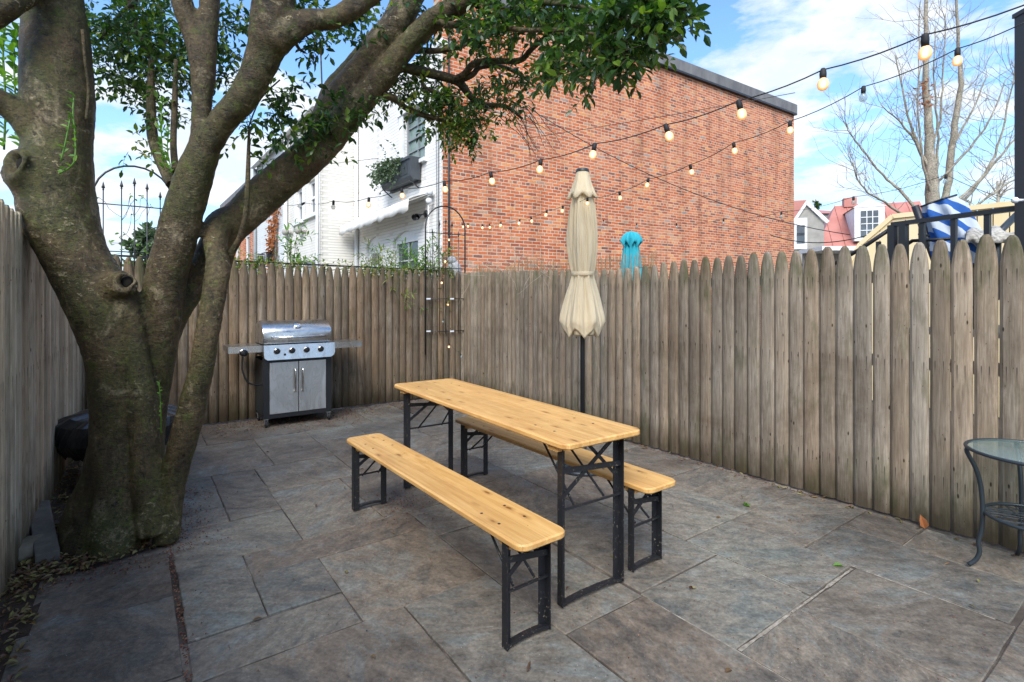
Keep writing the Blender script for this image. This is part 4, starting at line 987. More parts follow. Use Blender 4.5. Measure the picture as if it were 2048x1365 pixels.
# climber draped along the top of the back fence
lm, tm = MB(), MB()
for i in range(330):
    v = random.choice([rnd(.2, 1.7), rnd(.2, 4.2), rnd(2.3, 3.4)]); p = W(rnd(-.12, -.04), v, rnd(1.76, 1.87))
    spray(lm, tm, p, Vector((rnd(-1, 1), rnd(-1, .4), rnd(-.1, .8))), rnd(.06, .18), .042, 5, .0018, .8, .42)
tm.tube([W(-.07, .3+.2*k, 1.80+.02*math.sin(k*2.1)) for k in range(20)], .005, 5)
for v in (.6, 2.4, 4.0): tm.tube([W(-.1, v, 0), W(-.12, v+.05, .9), W(-.07, v, 1.80)], .008, 5)
cl_o = W(-.1, 2.4); CLM = thing('climbing_vine', 'green climber trailing along the top of the brown fence', 'vine', cl_o)
lm.build('foliage', M_leafy, CLM, cl_o, False); tm.build('stem', M_twig, CLM, cl_o, False)

# ---------------------------------------------------------------- trellises
def trellis(name, label, u, va, vb, ztop, zlow_l, zlow_r, bars, cross, fins, clips=None):
    o = W(u, (va+vb)/2); T = thing(name, label, 'trellis', o)
    m = MB(); r = abs(vb-va)/2; vc = (va+vb)/2; zs = ztop-r; pts = [W(u, va, zlow_l)]
    for k in range(13): an = math.pi*(1-k/12); pts.append(W(u, vc-(r*math.cos(an))*(1 if vb < va else -1)*1.0*(1), zs+r*math.sin(an)))
    # order from va side to vb side
    if (pts[1]-pts[0]).to_2d().length > r: pts[1:] = pts[:0:-1]
    pts.append(W(u, vb, zlow_r)); m.tube([p-o for p in pts], .0105, 8); m.build('arch_frame', M_black, T)
    for z in cross: m = MB(); m.tube([W(u, va, z)-o, W(u, vb, z)-o], .0065, 6); m.build('crossbar', M_black, T)
    for i, (f, zt1, zb1) in enumerate(bars):
        v = va+(vb-va)*f; m = MB(); m.tube([W(u, v, zb1)-o, W(u, v, zt1)-o], .0055, 6)
        if fins: m.lathe([(.001, -.02), (.010, -.012), (.006, 0), (.017, .012), (.012, .03), (.001, .075)], 8, W(u, v, zt1)-o)
        m.build('finial_bar', M_black, T)
    return T, o
def ptv(px, u):     # v on the line u=const for an image column
    o = W(u, 0); return on_plane(o, VB, px)[0], on_plane(o, VB, px)[1]
u = .05; va, Ya = ptv(851, u); vb, Yb = ptv(930, u)
TA, to_ = trellis('arched_trellis', 'black arched wire trellis with string lights in the fence corner', u, va, vb, zpx(413, (Ya+Yb)/2), zpx(710, Ya), 0.02,
    [(f, zpx(y, (Ya+Yb)/2), zpx(668, (Ya+Yb)/2)) for f, y in ((.17, 470), (.34, 452), (.5, 446), (.66, 452), (.83, 470))], [zpx(y, (Ya+Yb)/2) for y in (468, 537, 598, 663)], True)
for px in (857, 904):
    for y in (598, 663): m = MB(); v, Y_ = ptv(px, u+.012); m.box(W(u+.012, v, zpx(y, Y_))-to_, (.06, .012, .02), Matrix.Rotation(math.atan2(VB.y, VB.x), 3, 'Z')); m.build('clip', M_galv, TA)
u = -.14; va, Ya = ptv(346, u); vb, Yb = ptv(186, u); ym = (Ya+Yb)/2
TB, _o = trellis('arched_trellis', 'black arched trellis with spear tips seen between the big tree limbs', u, va, vb, zpx(333, ym), 0.0, 0.0,
    [(f, zpx(y, ym), 1.0) for f, y in ((.17, 392), (.34, 378), (.5, 370), (.66, 378), (.88, 384))], [zpx(y, ym) for y in (413, 505)], True)
lm, tm = MB(), MB()
for i in range(16):
    v = va+(vb-va)*random.choice([.17, .34, .5, .66]); p = W(u, v, rnd(1.7, 2.3)); pts = [p]; d = Vector((rnd(-1, 1), rnd(-.3, .3), rnd(0, 1)))
    for k in range(4): d = (d+rdir()*.5).normalized(); pts.append(pts[-1]+d*.07)
    tm.tube(pts, .0022, 4, cap=False)
    for k in range(2): leaf(lm, pts[-1], rdir(), rdir(), .035, .018)
for f in (.17, .34, .5): v = va+(vb-va)*f; tm.tube([W(u-.01, v, 0), W(u-.01, v+.01, 1.2), W(u-.01, v, 2.3)], .0035, 4)
for i in range(40): leaf(lm, W(u+rnd(-.03, .03), rnd(vb, va), rnd(1.75, 2.1)), rdir(), rdir(), .05, .025)
to2 = W(u, (va+vb)/2); TV = thing('rose_vine', 'nearly bare thorny vine climbing the spear-tipped trellis', 'vine', to2)
lm.build('foliage', M_sprout, TV, to2, False); tm.build('stem', M_twig, TV, to2, False)
# ---------------------------------------------------------------- beer garden table and benches
def rounded(hx, hy, r, n=6):
    pts = []
    for cx_, cy_, a0 in ((hx-r, hy-r, 0), (-hx+r, hy-r, 90), (-hx+r, -hy+r, 180), (hx-r, -hy+r, 270)):
        for k in range(n+1): an = R(a0+90*k/n); pts.append((cx_+r*math.cos(an), cy_+r*math.sin(an)))
    return pts
def top_mesh(hx, hy, z0, z1, r=.045):
    mb = MB(); e = .006; o = rounded(hx, hy, r); i_ = rounded(hx-e, hy-e, r-e); n = len(o)
    lv = [(i_, z0), (o, z0+e), (o, z1-e), (i_, z1)]
    vs = [(x, y, z) for pl, z in lv for x, y in pl]
    mb.add(vs, [(a*n+k, a*n+(k+1) % n, (a+1)*n+(k+1) % n, (a+1)*n+k) for a in range(3) for k in range(n)]+[tuple(reversed(range(n))), tuple(range(3*n, 4*n))]); return mb
def beer(name, label, cat, c, d, Lx, Wy, H, inset, lw, group=None, seed=0):
    ang = math.atan2(d[1], d[0]); M = Matrix.Translation(Vector((c[0], c[1], 0))) @ Matrix.Rotation(ang, 4, 'Z'); T = thing(name, label, cat, M, group)
    th = .028; hx, hy = Lx/2, Wy/2
    tp = top_mesh(hx, hy, H-th, H); t = tp.build('table_top' if cat == 'table' else 'seat', M_pine, T)
    m = MB()
    for x in (-hx+.22, hx-.22, -hx+.36, hx-.36):
        for y in (-hy*.55, hy*.5): m.lathe([(.0001, .0006), (.0062, .0006), (.0070, 0)], 10, (x+rnd(-.01, .01), y, H+.0003))
    m.build('screw_head', M_leg, t)
    for x in (-hx+inset+.02, hx-inset-.02): m = MB(); m.box((x, 0, H-th-.0135), (.07, Wy-.05, .026)); m.build('batten', M_pine, T)
    big = H > .6; tw = .037
    for sgn in (-1, 1):
        x = sgn*(hx-inset); zt_ = H-th-.002
        fr = bpy.data.objects  # noqa
        m = MB()
        for s in (-1, 1):
            y = s*lw
            m.box((x, y, zt_/2+.004), (tw, .005, zt_-.008)); m.box((x-sgn*tw/2+sgn*.0025, y-s*tw/2+s*.0, zt_/2+.004), (.005, tw, zt_-.008))
        lf = m.build('leg_frame', M_leg, T)
        m = MB()   # flattened, slightly humped foot bar
        pts = [(x, -lw, .012), (x, -lw*.72, .022), (x, -lw*.3, .027), (x, lw*.3, .027), (x, lw*.72, .022), (x, lw, .012)]
        for p, q in zip(pts, pts[1:]): m.bar(p, q, .024, .014)
        m.build('foot_bar', M_leg, lf)
        m = MB(); zb = zt_-(.15 if big else .10); zr_ = zt_-(.30 if big else .20)
        m.bar((x, -lw, zb+.03), (x, lw, zb), .006, .026); m.bar((x, -lw, zr_), (x, lw, zr_+.0), .010, .010)
        m.bar((x-sgn*.008, -lw+.01, zr_+.05), (x-sgn*.008, lw*.85, zt_-.01), .006, .02)
        m.bar((x-sgn*.016, lw-.01, zr_+.08), (x-sgn*.016, -lw*.1, zt_-.02), .006, .016)
        m.tube([(x-sgn*.02, -lw*.5, zr_), (x-sgn*(.36 if big else .26), -lw*.3, zt_-.012)], .006, 6); m.tube([(x-sgn*.02, lw*.5, zr_), (x-sgn*(.36 if big else .26), lw*.3, zt_-.012)], .006, 6)
        m.bar((x-sgn*(.36 if big else .26), -lw*.5, zt_-.008), (x-sgn*(.36 if big else .26), lw*.5, zt_-.008), .02, .008)
        m.build('brace', M_leg, lf)
    return T
beer('folding_table', 'long honey pine folding table on black steel legs in the middle of the patio', 'table', (-.126, 3.196), (.566, -.824), 1.99, .50, .77, .10, .195)
G_ = 'pine folding benches beside the table'
beer('folding_bench', 'honey pine bench in front of the table, nearest the camera', 'bench', (-.451, 2.809), (.6017, -.799), 1.945, .25, .46, .12, .112, G_)
beer('folding_bench', 'honey pine bench behind the table on the fence side', 'bench', (.203, 3.396), (.594, -.804), 1.92, .245, .46, .12, .112, G_)

# ---------------------------------------------------------------- beige umbrella
uX = P(1165, 600, 4.30); uX.z = 0
UM = thing('patio_umbrella', 'closed beige canvas umbrella on a black pole behind the table', 'umbrella', uX)
zk = lambda y: zpx(y, 4.30); kx = 4.30/FPX
m = MB(); m.tube([(0, 0, .03), (0, 0, zk(342))], .019, 14); m.build('pole', M_black, UM)
m = MB(); m.lathe([(.001, .0), (.215, .0), (.225, .012), (.22, .028), (.19, .036), (.18, .032), (.10, .045), (.045, .055), (.035, .07), (.034, .30), (.026, .31), (.019, .31)], 40)
for k in range(16):
    an = 2*math.pi*k/16; m.bar((.06*math.cos(an), .06*math.sin(an), .054), (.185*math.cos(an+.25), .185*math.sin(an+.25), .036), .008, .012)
m.build('base', M_iron, UM)
pr = []
ctl = [(352, 13), (372, 17), (392, 20), (410, 25), (440, 28.5), (470, 31), (500, 30), (525, 27), (540, 24), (549, 21.5), (556, 23), (570, 27), (590, 33.5), (610, 39), (630, 44.5), (645, 47), (655, 43), (664, 40)]
for (y1, r1), (y2, r2) in zip(ctl, ctl[1:]):
    for k in range(2): t = k/2; pr.append(((r1+(r2-r1)*t)*kx*.94, zk(y1+(y2-y1)*t)))
pr.append((ctl[-1][1]*kx*.94, zk(ctl[-1][0])))
def umb():
    mb = MB(); n = 160; vs = []; NZ = len(pr); F = 6
    for i, (r, z) in enumerate(pr):
        t = i/(NZ-1); flare = max(0, (t-.62)/.38)
        for k in range(n):
            an = 2*math.pi*k/n; q = (F*an/(2*math.pi)) % 1
            ridge = abs(2*q-1)**(1.2-.3*flare)      # 1 at the ribs, 0 mid gore
            sec = math.sin(an*F*2+1.3*math.sin(an*3)+t*3)
            rr = r*(1-.24*(1-ridge)*(1-.35*flare)+.06*sec*(1-.7*flare)+.04*math.sin(an*2+1)+.035*math.sin(an*23+z*9)*(1-flare)+.02*flare*math.sin(an*14+z*5))
            zz_ = z+flare**2*(.030*ridge-.055*(1-ridge))
            vs.append((rr*math.cos(an), rr*math.sin(an), zz_))
    # curled hem going back inside
    for k in range(n):
        x, y, z = vs[(NZ-1)*n+k]; vs.append((x*.80, y*.80, z+.035))
    mb.add(vs, [(i*n+k, i*n+(k+1) % n, (i+1)*n+(k+1) % n, (i+1)*n+k) for i in range(NZ) for k in range(n)], True); return mb
m = umb()
for k in range(8):
    if k > 5: continue
    an = 2*math.pi*(k+.0)/6; cx_, cy_ = .095*math.cos(an), .095*math.sin(an)
    m.lathe([(.015, zk(630)), (.042, zk(645)), (.046, zk(658)), (.036, zk(668)), (.018, zk(671)), (.002, zk(664))], 12, (cx_, cy_, 0))
m.build('canopy', M_canvas, UM)
m = MB(); n = 120; cp = [(12, 343), (13.5, 350), (16, 362), (20, 375), (24, 386), (27.5, 393), (25, 396)]; vs = []
for i, (r, y) in enumerate(cp):
    t = i/(len(cp)-1)
    for k in range(n):
        an = 2*math.pi*k/n; s = math.cos(6*an+.8); rr = r*kx*(1+.15*t*s+.04*math.sin(13*an)*t); vs.append((rr*math.cos(an), rr*math.sin(an), zk(y)-.018*t*t*s))
m.add(vs, [(i*n+k, i*n+(k+1) % n, (i+1)*n+(k+1) % n, (i+1)*n+k) for i in range(len(cp)-1) for k in range(n)], True); m.build('vent_cap', M_canvas, UM)
m = MB(); m.lathe([(.056, zk(345)), (.056, zk(341)), (.05, zk(339)), (.001, zk(338))], 20); m.build('finial', M_iron, UM)
m = MB(); m.lathe([(21.8*kx*.97, zk(552)), (22.4*kx*.97, zk(551)), (22.4*kx*.97, zk(545)), (21.8*kx*.97, zk(544))], 40); m.build('tie_strap', M_canvas, UM)

# ---------------------------------------------------------------- grill
GX = (-VB); GM_ = frame(W(.56, 2.468), GX); GR = thing('gas_grill', 'stainless steel gas grill with side shelves standing before the brown fence', 'grill', GM_)
hw = .365; dp = .48
def gpart(mb, name, mat, parent=GR): return mb.build(name, mat, parent)
m = MB()
for x in (-hw+.03, hw-.03):
    for y in (.03, dp-.03): m.box((x, y, .425), (.06, .055, .65))
m.box((0, .028, .735), (2*hw, .05, .05)); m.box((0, .028, .118), (2*hw, .05, .045)); m.box((0, dp/2, .11), (2*hw-.02, dp-.02, .02)); m.box((0, dp-.01, .43), (2*hw-.06, .012, .6))
gpart(m, 'cart_frame', M_black)
for s in (-1, 1): m = MB(); m.box((s*(hw-.004), dp/2, .43), (.006, dp-.11, .60)); gpart(m, 'side_panel', M_iron)
for s in (-1, 1):
    m = MB(); m.box((s*(.1525), .012, .425), (.299, .024, .565), None, .004); d_o = gpart(m, 'door', M_steel2)
    m = MB(); hx_ = s*.04; m.tube([(hx_, .0, .63), (hx_, -.03, .625), (hx_, -.034, .60), (hx_, -.034, .40), (hx_, -.03, .375), (hx_, .0, .37)], .010, 10); gpart(m, 'handle', M_chrome, d_o)
# control panel, bevelled lower corners, tilted
m = MB(); poly = [(-hw-.005, .905), (hw+.02, .905), (hw+.02, .80), (hw+.005, .765), (hw-.03, .745), (-hw+.03, .745), (-hw, .765), (-hw-.005, .80)]
m.prism([(a, b) for a, b in poly], -.065, .0, lambda p: Vector((p.x, p.z+(p.y-.82)*.18, p.y))); cpn = gpart(m, 'control_panel', M_steel)
for i, x in enumerate((-.24, -.085, .07, .225)):
    ax_ = Matrix.Rotation(R(100), 3, 'X'); m = MB(); m.lathe([(.001, -.0), (.034, 0), (.034, .008), (.029, .012)], 20, (x, -.067, .84), axis=ax_); bz = gpart(m, 'bezel', M_chrome, cpn)
    m = MB(); m.lathe([(.024, .008), (.023, .034), (.018, .04), (.001, .04)], 16, (x, -.067, .84), axis=ax_); m.box((x, -.105, .848), (.011, .02, .046)); gpart(m, 'knob', M_rubber, cpn)
m = MB(); m.lathe([(.012, 0), (.011, .014), (.001, .016)], 12, (-.16, -.068, .80), axis=Matrix.Rotation(R(100), 3, 'X')); gpart(m, 'igniter_button', M_rubber, cpn)
# firebox and lid (profile in y,z pulled along x)
m = MB(); m.box((0, dp/2, .84), (2*hw-.02, dp-.02, .13)); gpart(m, 'firebox', M_black)
prf = [(.005, .915), (.0, .94), (.0, 1.03), (.012, 1.065), (.045, 1.10), (.10, 1.13), (.18, 1.155), (.26, 1.165), (.34, 1.155), (.41, 1.12), (.45, 1.06), (.465, .99), (.465, .915)]
m = MB(); n_ = len(prf); xs = [(-hw-.002, .97), (-hw+.012, 1.0), (hw-.012, 1.0), (hw+.002, .97)]; vs = []
for x, sc in xs:
    for y, z in prf: vs.append((x, .23+(y-.23)*sc, .915+(z-.915)*sc))
m.add(vs, [(i*n_+k, i*n_+k+1, (i+1)*n_+k+1, (i+1)*n_+k) for i in range(3) for k in range(n_-1)], True); m.add(vs[:n_], [tuple(range(n_))]); m.add(vs[3*n_:], [tuple(range(n_))]); lid = gpart(m, 'lid', M_steel)
m = MB(); m.tube([(-.27, .0, .985), (-.27, -.045, .985)], .018, 12); m.tube([(.27, .0, .985), (.27, -.045, .985)], .018, 12); m.tube([(-.285, -.05, .985), (.285, -.05, .985)], .0125, 12); gpart(m, 'handle', M_chrome, lid)
m = MB(); m.lathe([(.001, -.004), (.045, -.004), (.047, .004), (.04, .012), (.001, .014)], 18, (0, .05, 1.112), axis=Matrix.Rotation(R(38), 3, 'X')); gpart(m, 'thermometer', M_chrome, lid)
for s, x1_ in ((-1, hw+.335), (1, hw+.37)):
    m = MB(); xa, xb = hw+.004, x1_; c_ = s*(xa+xb)/2; w_ = xb-xa
    m.box((c_, dp*.45, .895), (w_, dp*.86, .012)); m.box((c_, .02, .862), (w_, .012, .062)); m.box((c_, dp*.88, .862), (w_, .012, .062)); m.box((s*(xb-.006), dp*.45, .865), (.010, dp*.83, .056)); gpart(m, 'side_shelf', M_steel)
m = MB(); ax_ = Matrix.Rotation(R(95), 3, 'X'); m.lathe([(.001, 0), (.042, 0), (.042, .01), (.036, .014)], 20, (-hw-.19, .012, .835), axis=ax_); gpart(m, 'bezel', M_chrome)
m = MB(); m.lathe([(.030, .008), (.029, .03), (.001, .034)], 18, (-hw-.19, .012, .835), axis=ax_); m.box((-hw-.19, -.022, .838), (.012, .014, .045)); gpart(m, 'knob', M_rubber)
m = MB(); hs = [(Vector((-hw-.19, .06, .80)), .009), (Vector((-hw-.20, .05, .66)), .009), (Vector((-hw-.15, .05, .52)), .009), (Vector((-hw-.07, .06, .475)), .009), (Vector((-hw+.02, .08, .47)), .009)]
h2 = spline(hs, 5); m.tube([p for p, r in h2], .009, 8); gpart(m, 'gas_hose', M_rubber)
for x in (-hw+.03, hw-.03):
    for y in (.03, dp-.03):
        m = MB(); m.box((x, y, .092), (.05, .045, .01)); m.box((x+.014, y-.012, .065), (.003, .035, .05)); m.box((x-.014, y-.012, .065), (.003, .035, .05)); cs = gpart(m, 'caster', M_zinc)
        m = MB(); m.lathe([(.001, -.011), (.030, -.011), (.036, -.007), (.036, .007), (.030, .011), (.001, .011)], 18, (x, y-.018, .037), axis=Matrix.Rotation(R(90), 3, 'Y')); gpart(m, 'wheel', M_rubber, cs)

# ---------------------------------------------------------------- glass side table
gc = Vector((2.63, 2.58, 0)); GT = thing('glass_side_table', 'round glass-topped side table with curved slate legs by the right fence', 'table', gc)
Rr = .275; H = .63
m = MB(); m.lathe([(.001, H-.004), (Rr-.012, H-.004), (Rr-.010, H), (Rr-.012, H+.003), (.001, H+.003)], 48); gpart(m, 'glass_top', M_tglass, GT)
def ring(mb, r, z, t, n=48): mb.tube([(r*math.cos(2*math.pi*k/n), r*math.sin(2*math.pi*k/n), z) for k in range(n+1)], t, 8, cap=False)
m = MB(); ring(m, Rr, H-.003, .0085); gpart(m, 'rim', M_iron, GT)
for an in (152, 62, -28, -118):
    a_ = R(an); prf2 = [(Rr-.002, H-.008), (Rr+.0, H-.03), (Rr-.035, H-.11), (Rr-.055, H-.2), (Rr-.062, H-.32), (Rr-.058, H-.42), (Rr-.045, .14), (Rr-.05, .09), (Rr-.035, .045), (Rr-.005, .012)]
    pts = spline([(Vector((r*math.cos(a_), r*math.sin(a_), z)), .0105) for r, z in prf2], 3); m = MB(); m.tube([p for p, r in pts], .0105, 10); gpart(m, 'leg', M_iron, GT)
m = MB(); ring(m, .205, .30, .009)
for k in range(30):
    a1 = rnd(0, 6.28); a2 = a1+rnd(1.6, 3.4); r1, r2 = .2, .2; p, q = Vector((r1*math.cos(a1), r1*math.sin(a1), .30)), Vector((r2*math.cos(a2), r2*math.sin(a2), .30)); mid = (p+q)/2+Vector((rnd(-.03, .03), rnd(-.03, .03), rnd(-.006, .006)))
    m.tube([p, p.lerp(mid, .5)+Vector((rnd(-.008, .008), rnd(-.008, .008), 0)), mid, q], .0022, 5, cap=False)
gpart(m, 'shelf', M_iron, GT)

# ---------------------------------------------------------------- big tree
def TP_(px, py, w_, Y): return (P(px, py, Y), w_/2/FPX*Y)
limbs = [
 # main trunk and leaning first limb
 [(232,1110,205,3.08),(236,1050,180,3.08),(246,980,140,3.08),(254,900,124,3.07),(250,810,116,3.06),(235,700,110,3.05),(205,610,124,3.03),(156,520,112,3.0),(120,430,124,2.97),(112,360,122,2.95),(117,280,112,2.95),(118,200,118,2.95),(114,100,114,2.95),(108,0,100,2.93),(100,-160,92,2.9),(95,-400,70,2.85)],
 # root flare lobes
 [(150,1105,62,2.98),(172,1040,80,3.0),(200,960,74,3.03),(222,870,62,3.04),(226,780,56,3.04)],
 [(225,1128,80,2.86),(232,1060,92,2.92),(240,980,84,2.97),(246,880,74,3.0),(250,780,70,3.0)],
 [(308,1070,56,2.93),(300,1000,58,2.95),(292,920,56,2.98),(284,820,52,2.99),(272,730,48,3.0),(264,640,44,3.0),(246,580,44,3.0)],
 [(190,1040,56,3.2),(196,940,48,3.22),(212,850,40,3.2)],
 # centre stem
 [(292,1010,50,3.2),(296,900,52,3.2),(306,810,54,3.18),(318,720,58,3.16),(324,650,66,3.14),(332,560,72,3.12),(352,480,72,3.1),(372,410,70,3.08),(391,350,68,3.06),(408,300,60,3.04),(425,262,52,3.02)],
 [(404,320,52,3.04),(402,260,40,3.04),(404,205,38,3.04),(406,150,44,3.04),(404,110,50,3.04),(385,60,42,3.03),(365,10,40,3.0),(350,-80,34,2.98),(330,-240,26,2.9)],
 [(406,150,36,3.04),(414,80,38,3.05),(419,20,36,3.06),(424,-60,32,3.06),(430,-220,24,3.1)],
 # limb up and right
 [(405,310,50,3.04),(440,250,54,3.0),(478,205,55,2.97),(507,160,58,2.95),(527,110,66,2.93),(540,60,74,2.9),(548,0,78,2.88),(556,-90,70,2.85),(560,-300,60,2.8)],
 [(545,85,60,2.9),(580,60,54,2.9),(620,42,46,2.92),(665,38,40,2.94),(705,18,40,2.95),(750,-15,36,2.98),(850,-80,30,3.0)],
 # big right limb
 [(322,720,44,3.2),(340,655,50,3.24),(375,590,52,3.28),(408,530,54,3.32),(440,480,62,3.35),(485,432,70,3.38),(530,388,73,3.4),(590,337,72,3.42),(645,287,68,3.45),(695,234,58,3.48),(738,185,52,3.5),(778,135,48,3.48),(818,88,46,3.45),(865,42,42,3.4),(925,6,38,3.3),(1000,-30,32,3.15),(1100,-70,28,2.95),(1250,-100,22,2.7)],
 [(630,290,56,3.5),(668,212,56,3.54),(700,165,54,3.56),(745,112,54,3.55),(790,52,54,3.5),(822,0,50,3.45),(860,-80,42,3.4),(900,-200,32,3.3)],
 [(640,240,34,3.66),(660,180,30,3.68),(700,130,28,3.7),(745,78,26,3.7),(785,20,24,3.7),(800,-60,20,3.7)],
 # front stem leaning right, joining the big limb
 [(334,1085,46,2.97),(340,1020,44,2.98),(350,950,46,3.0),(367,880,52,3.0),(383,820,50,3.0),(397,760,46,3.0),(410,700,44,3.0),(420,640,44,3.02),(430,580,45,3.05),(437,530,44,3.1),(431,490,42,3.16),(436,455,54,3.26),(458,440,60,3.34)],
 # left branch and the hollow stub
 [(118,370,64,2.93),(90,315,56,2.9),(62,262,50,2.86),(28,222,48,2.82),(-20,195,48,2.75),(-120,150,44,2.6)],
 [(110,420,90,2.93),(78,372,84,2.88),(48,345,80,2.83),(30,334,74,2.79)],
 [(-90,70,52,2.6),(-30,35,56,2.62),(20,5,54,2.66),(70,-40,50,2.75),(105,-120,46,2.85)],
 # old wound on the right of the first limb
 [(215,590,70,2.98),(236,574,60,2.96),(248,566,50,2.93)],
]
mb = MB()
for lb in limbs:
    sp_ = spline([TP_(*q) for q in lb], 5)
    pts = [p for p, r in sp_]; rad = []
    for i, (p, r) in enumerate(sp_):
        rad.append(r*(1+.055*noise.noise(Vector((p.x*3+5, p.y*3, p.z*4)))))
    mb.tube(pts, rad, 18)
def lip(c, n, r, t):       # ring of callus round a hollow
    n = n.normalized(); x = n.orthogonal().normalized(); y = n.cross(x)
    q_ = lambda k: 1+.22*math.sin(2*math.pi*k/24*2+1)+.10*math.sin(2*math.pi*k/24*3)
    mb.tube([c+x*math.cos(2*math.pi*k/24)*r*q_(k)+y*math.sin(2*math.pi*k/24)*r*1.2*q_(k) for k in range(25)], [t*(1+.35*math.sin(2*math.pi*k/24+2)) for k in range(25)], 8, cap=False)
k1 = P(34, 328, 2.76); k2 = P(250, 565, 2.905)
lip(k1, Vector((-.35, -1, .1)), .056, .024); lip(k2, Vector((.6, -1, -.15)), .042, .017)
tree_o = P(236, 1080, 3.05); tree_o.z = 0
TR = thing('evergreen_tree', 'large multi-stemmed evergreen tree with mossy dark trunk and glossy leaves on the left', 'tree', tree_o)
tk = mb.build('trunk', M_bark, TR, tree_o)
md = tk.modifiers.new('weld', 'REMESH'); md.mode = 'VOXEL'; md.voxel_size = .0125; md.use_smooth_shade = True
md = tk.modifiers.new('soften', 'SMOOTH'); md.factor = .6; md.iterations = 7
tx = bpy.data.textures.new('bark_lumps', 'CLOUDS'); tx.noise_scale = .22; tx.noise_depth = 2
md = tk.modifiers.new('lumps', 'DISPLACE'); md.texture = tx; md.strength = .020; md.mid_level = .5; md.texture_coords = 'LOCAL'
tx2 = bpy.data.textures.new('bark_wrinkle', 'CLOUDS'); tx2.noise_scale = .045; tx2.noise_depth = 1
md = tk.modifiers.new('wrinkle', 'DISPLACE'); md.texture = tx2; md.strength = .007; md.mid_level = .5; md.texture_coords = 'LOCAL'
M_hol = mottled('hollow_shade', (.004, .003, .002), (.012, .009, .006), 20, .95)  # near-black colour paints the shade inside the two trunk hollows
for c_, r_ in ((k1+Vector((.02, .030, 0)), .048), (k2+Vector((-.012, .026, 0)), .036)):
    m = MB(); m.ball(c_, r_, 16, (1, .6, 1.1)); m.build('knot_hole_shade', M_hol, TR, tree_o)
# thin limbs
thin = [
 [(303,120,10,3.3),(302,190,16,3.3),(305,270,20,3.28),(320,320,20,3.24),(345,370,24,3.15)],
 [(352,120,8,3.25),(350,200,11,3.25),(347,290,12,3.2),(352,345,14,3.14)],
 [(454,535,16,3.22),(464,505,14,3.18),(480,475,12,3.15),(491,430,11,3.12),(495,370,10,3.1),(497,300,7,3.1),(498,255,4,3.1)],
 [(172,240,5,2.9),(177,180,6,2.92),(170,120,6,2.9),(165,60,7,2.9)],
 [(785,132,22,3.5),(820,138,20,3.55),(863,148,19,3.6),(915,163,18,3.65),(940,192,14,3.68),(965,210,12,3.7),(1011,213,9,3.7),(1045,238,5,3.7)],
 [(905,162,16,3.65),(928,150,14,3.6),(948,128,14,3.55),(985,122,12,3.5),(1038,122,12,3.4),(1062,100,11,3.3),(1088,77,9,3.2),(1130,40,8,3.1)],
 [(915,163,14,3.65),(945,150,12,3.6),(960,135,11,3.6),(1000,133,9,3.6),(1040,150,7,3.6),(1070,175,4,3.6)],
 [(765,190,16,3.5),(790,198,14,3.55),(811,216,12,3.6),(848,231,11,3.65),(880,238,10,3.7),(909,243,8,3.75),(935,262,5,3.8)],
 [(800,110,16,3.5),(826,101,14,3.6),(870,102,12,3.7),(905,98,9,3.7),(945,85,7,3.7)],
 [(850,150,8,3.62),(845,170,7,3.6),(865,182,7,3.6),(895,190,5,3.6),(930,195,3,3.6)],
 [(865,40,18,3.4),(900,50,14,3.3),(960,45,12,3.2),(1040,60,10,3.0),(1120,60,8,2.8),(1200,70,7,2.6)],
 [(1000,-30,16,3.15),(1060,0,12,3.0),(1140,10,10,2.8),(1220,30,8,2.55),(1290,60,6,2.4)],
 [(1100,-70,14,2.95),(1190,-30,12,2.7),(1290,0,9,2.45),(1380,20,6,2.3)],
 [(590,85,8,2.95),(600,100,6,3.0),(610,105,4,3.0)],
 [(497,255,3,3.1),(520,200,3,3.1),(560,160,3,3.1)], [(640,80,3,3.0),(642,120,3,3.0),(644,175,3,3.0)],
 [(250,-60,14,3.4),(260,0,11,3.4),(275,60,8,3.4),(300,120,6,3.4)], [(340,-80,16,3.2),(300,-20,12,3.3),(240,30,8,3.4),(200,80,6,3.4)],
]
for lb in thin:
    m = MB(); sp_ = spline([TP_(*q) for q in lb], 4); m.tube([p for p, r in sp_], [max(.0022, r) for p, r in sp_], 7); m.build('branch', M_bark, TR, tree_o, False)
m = MB()
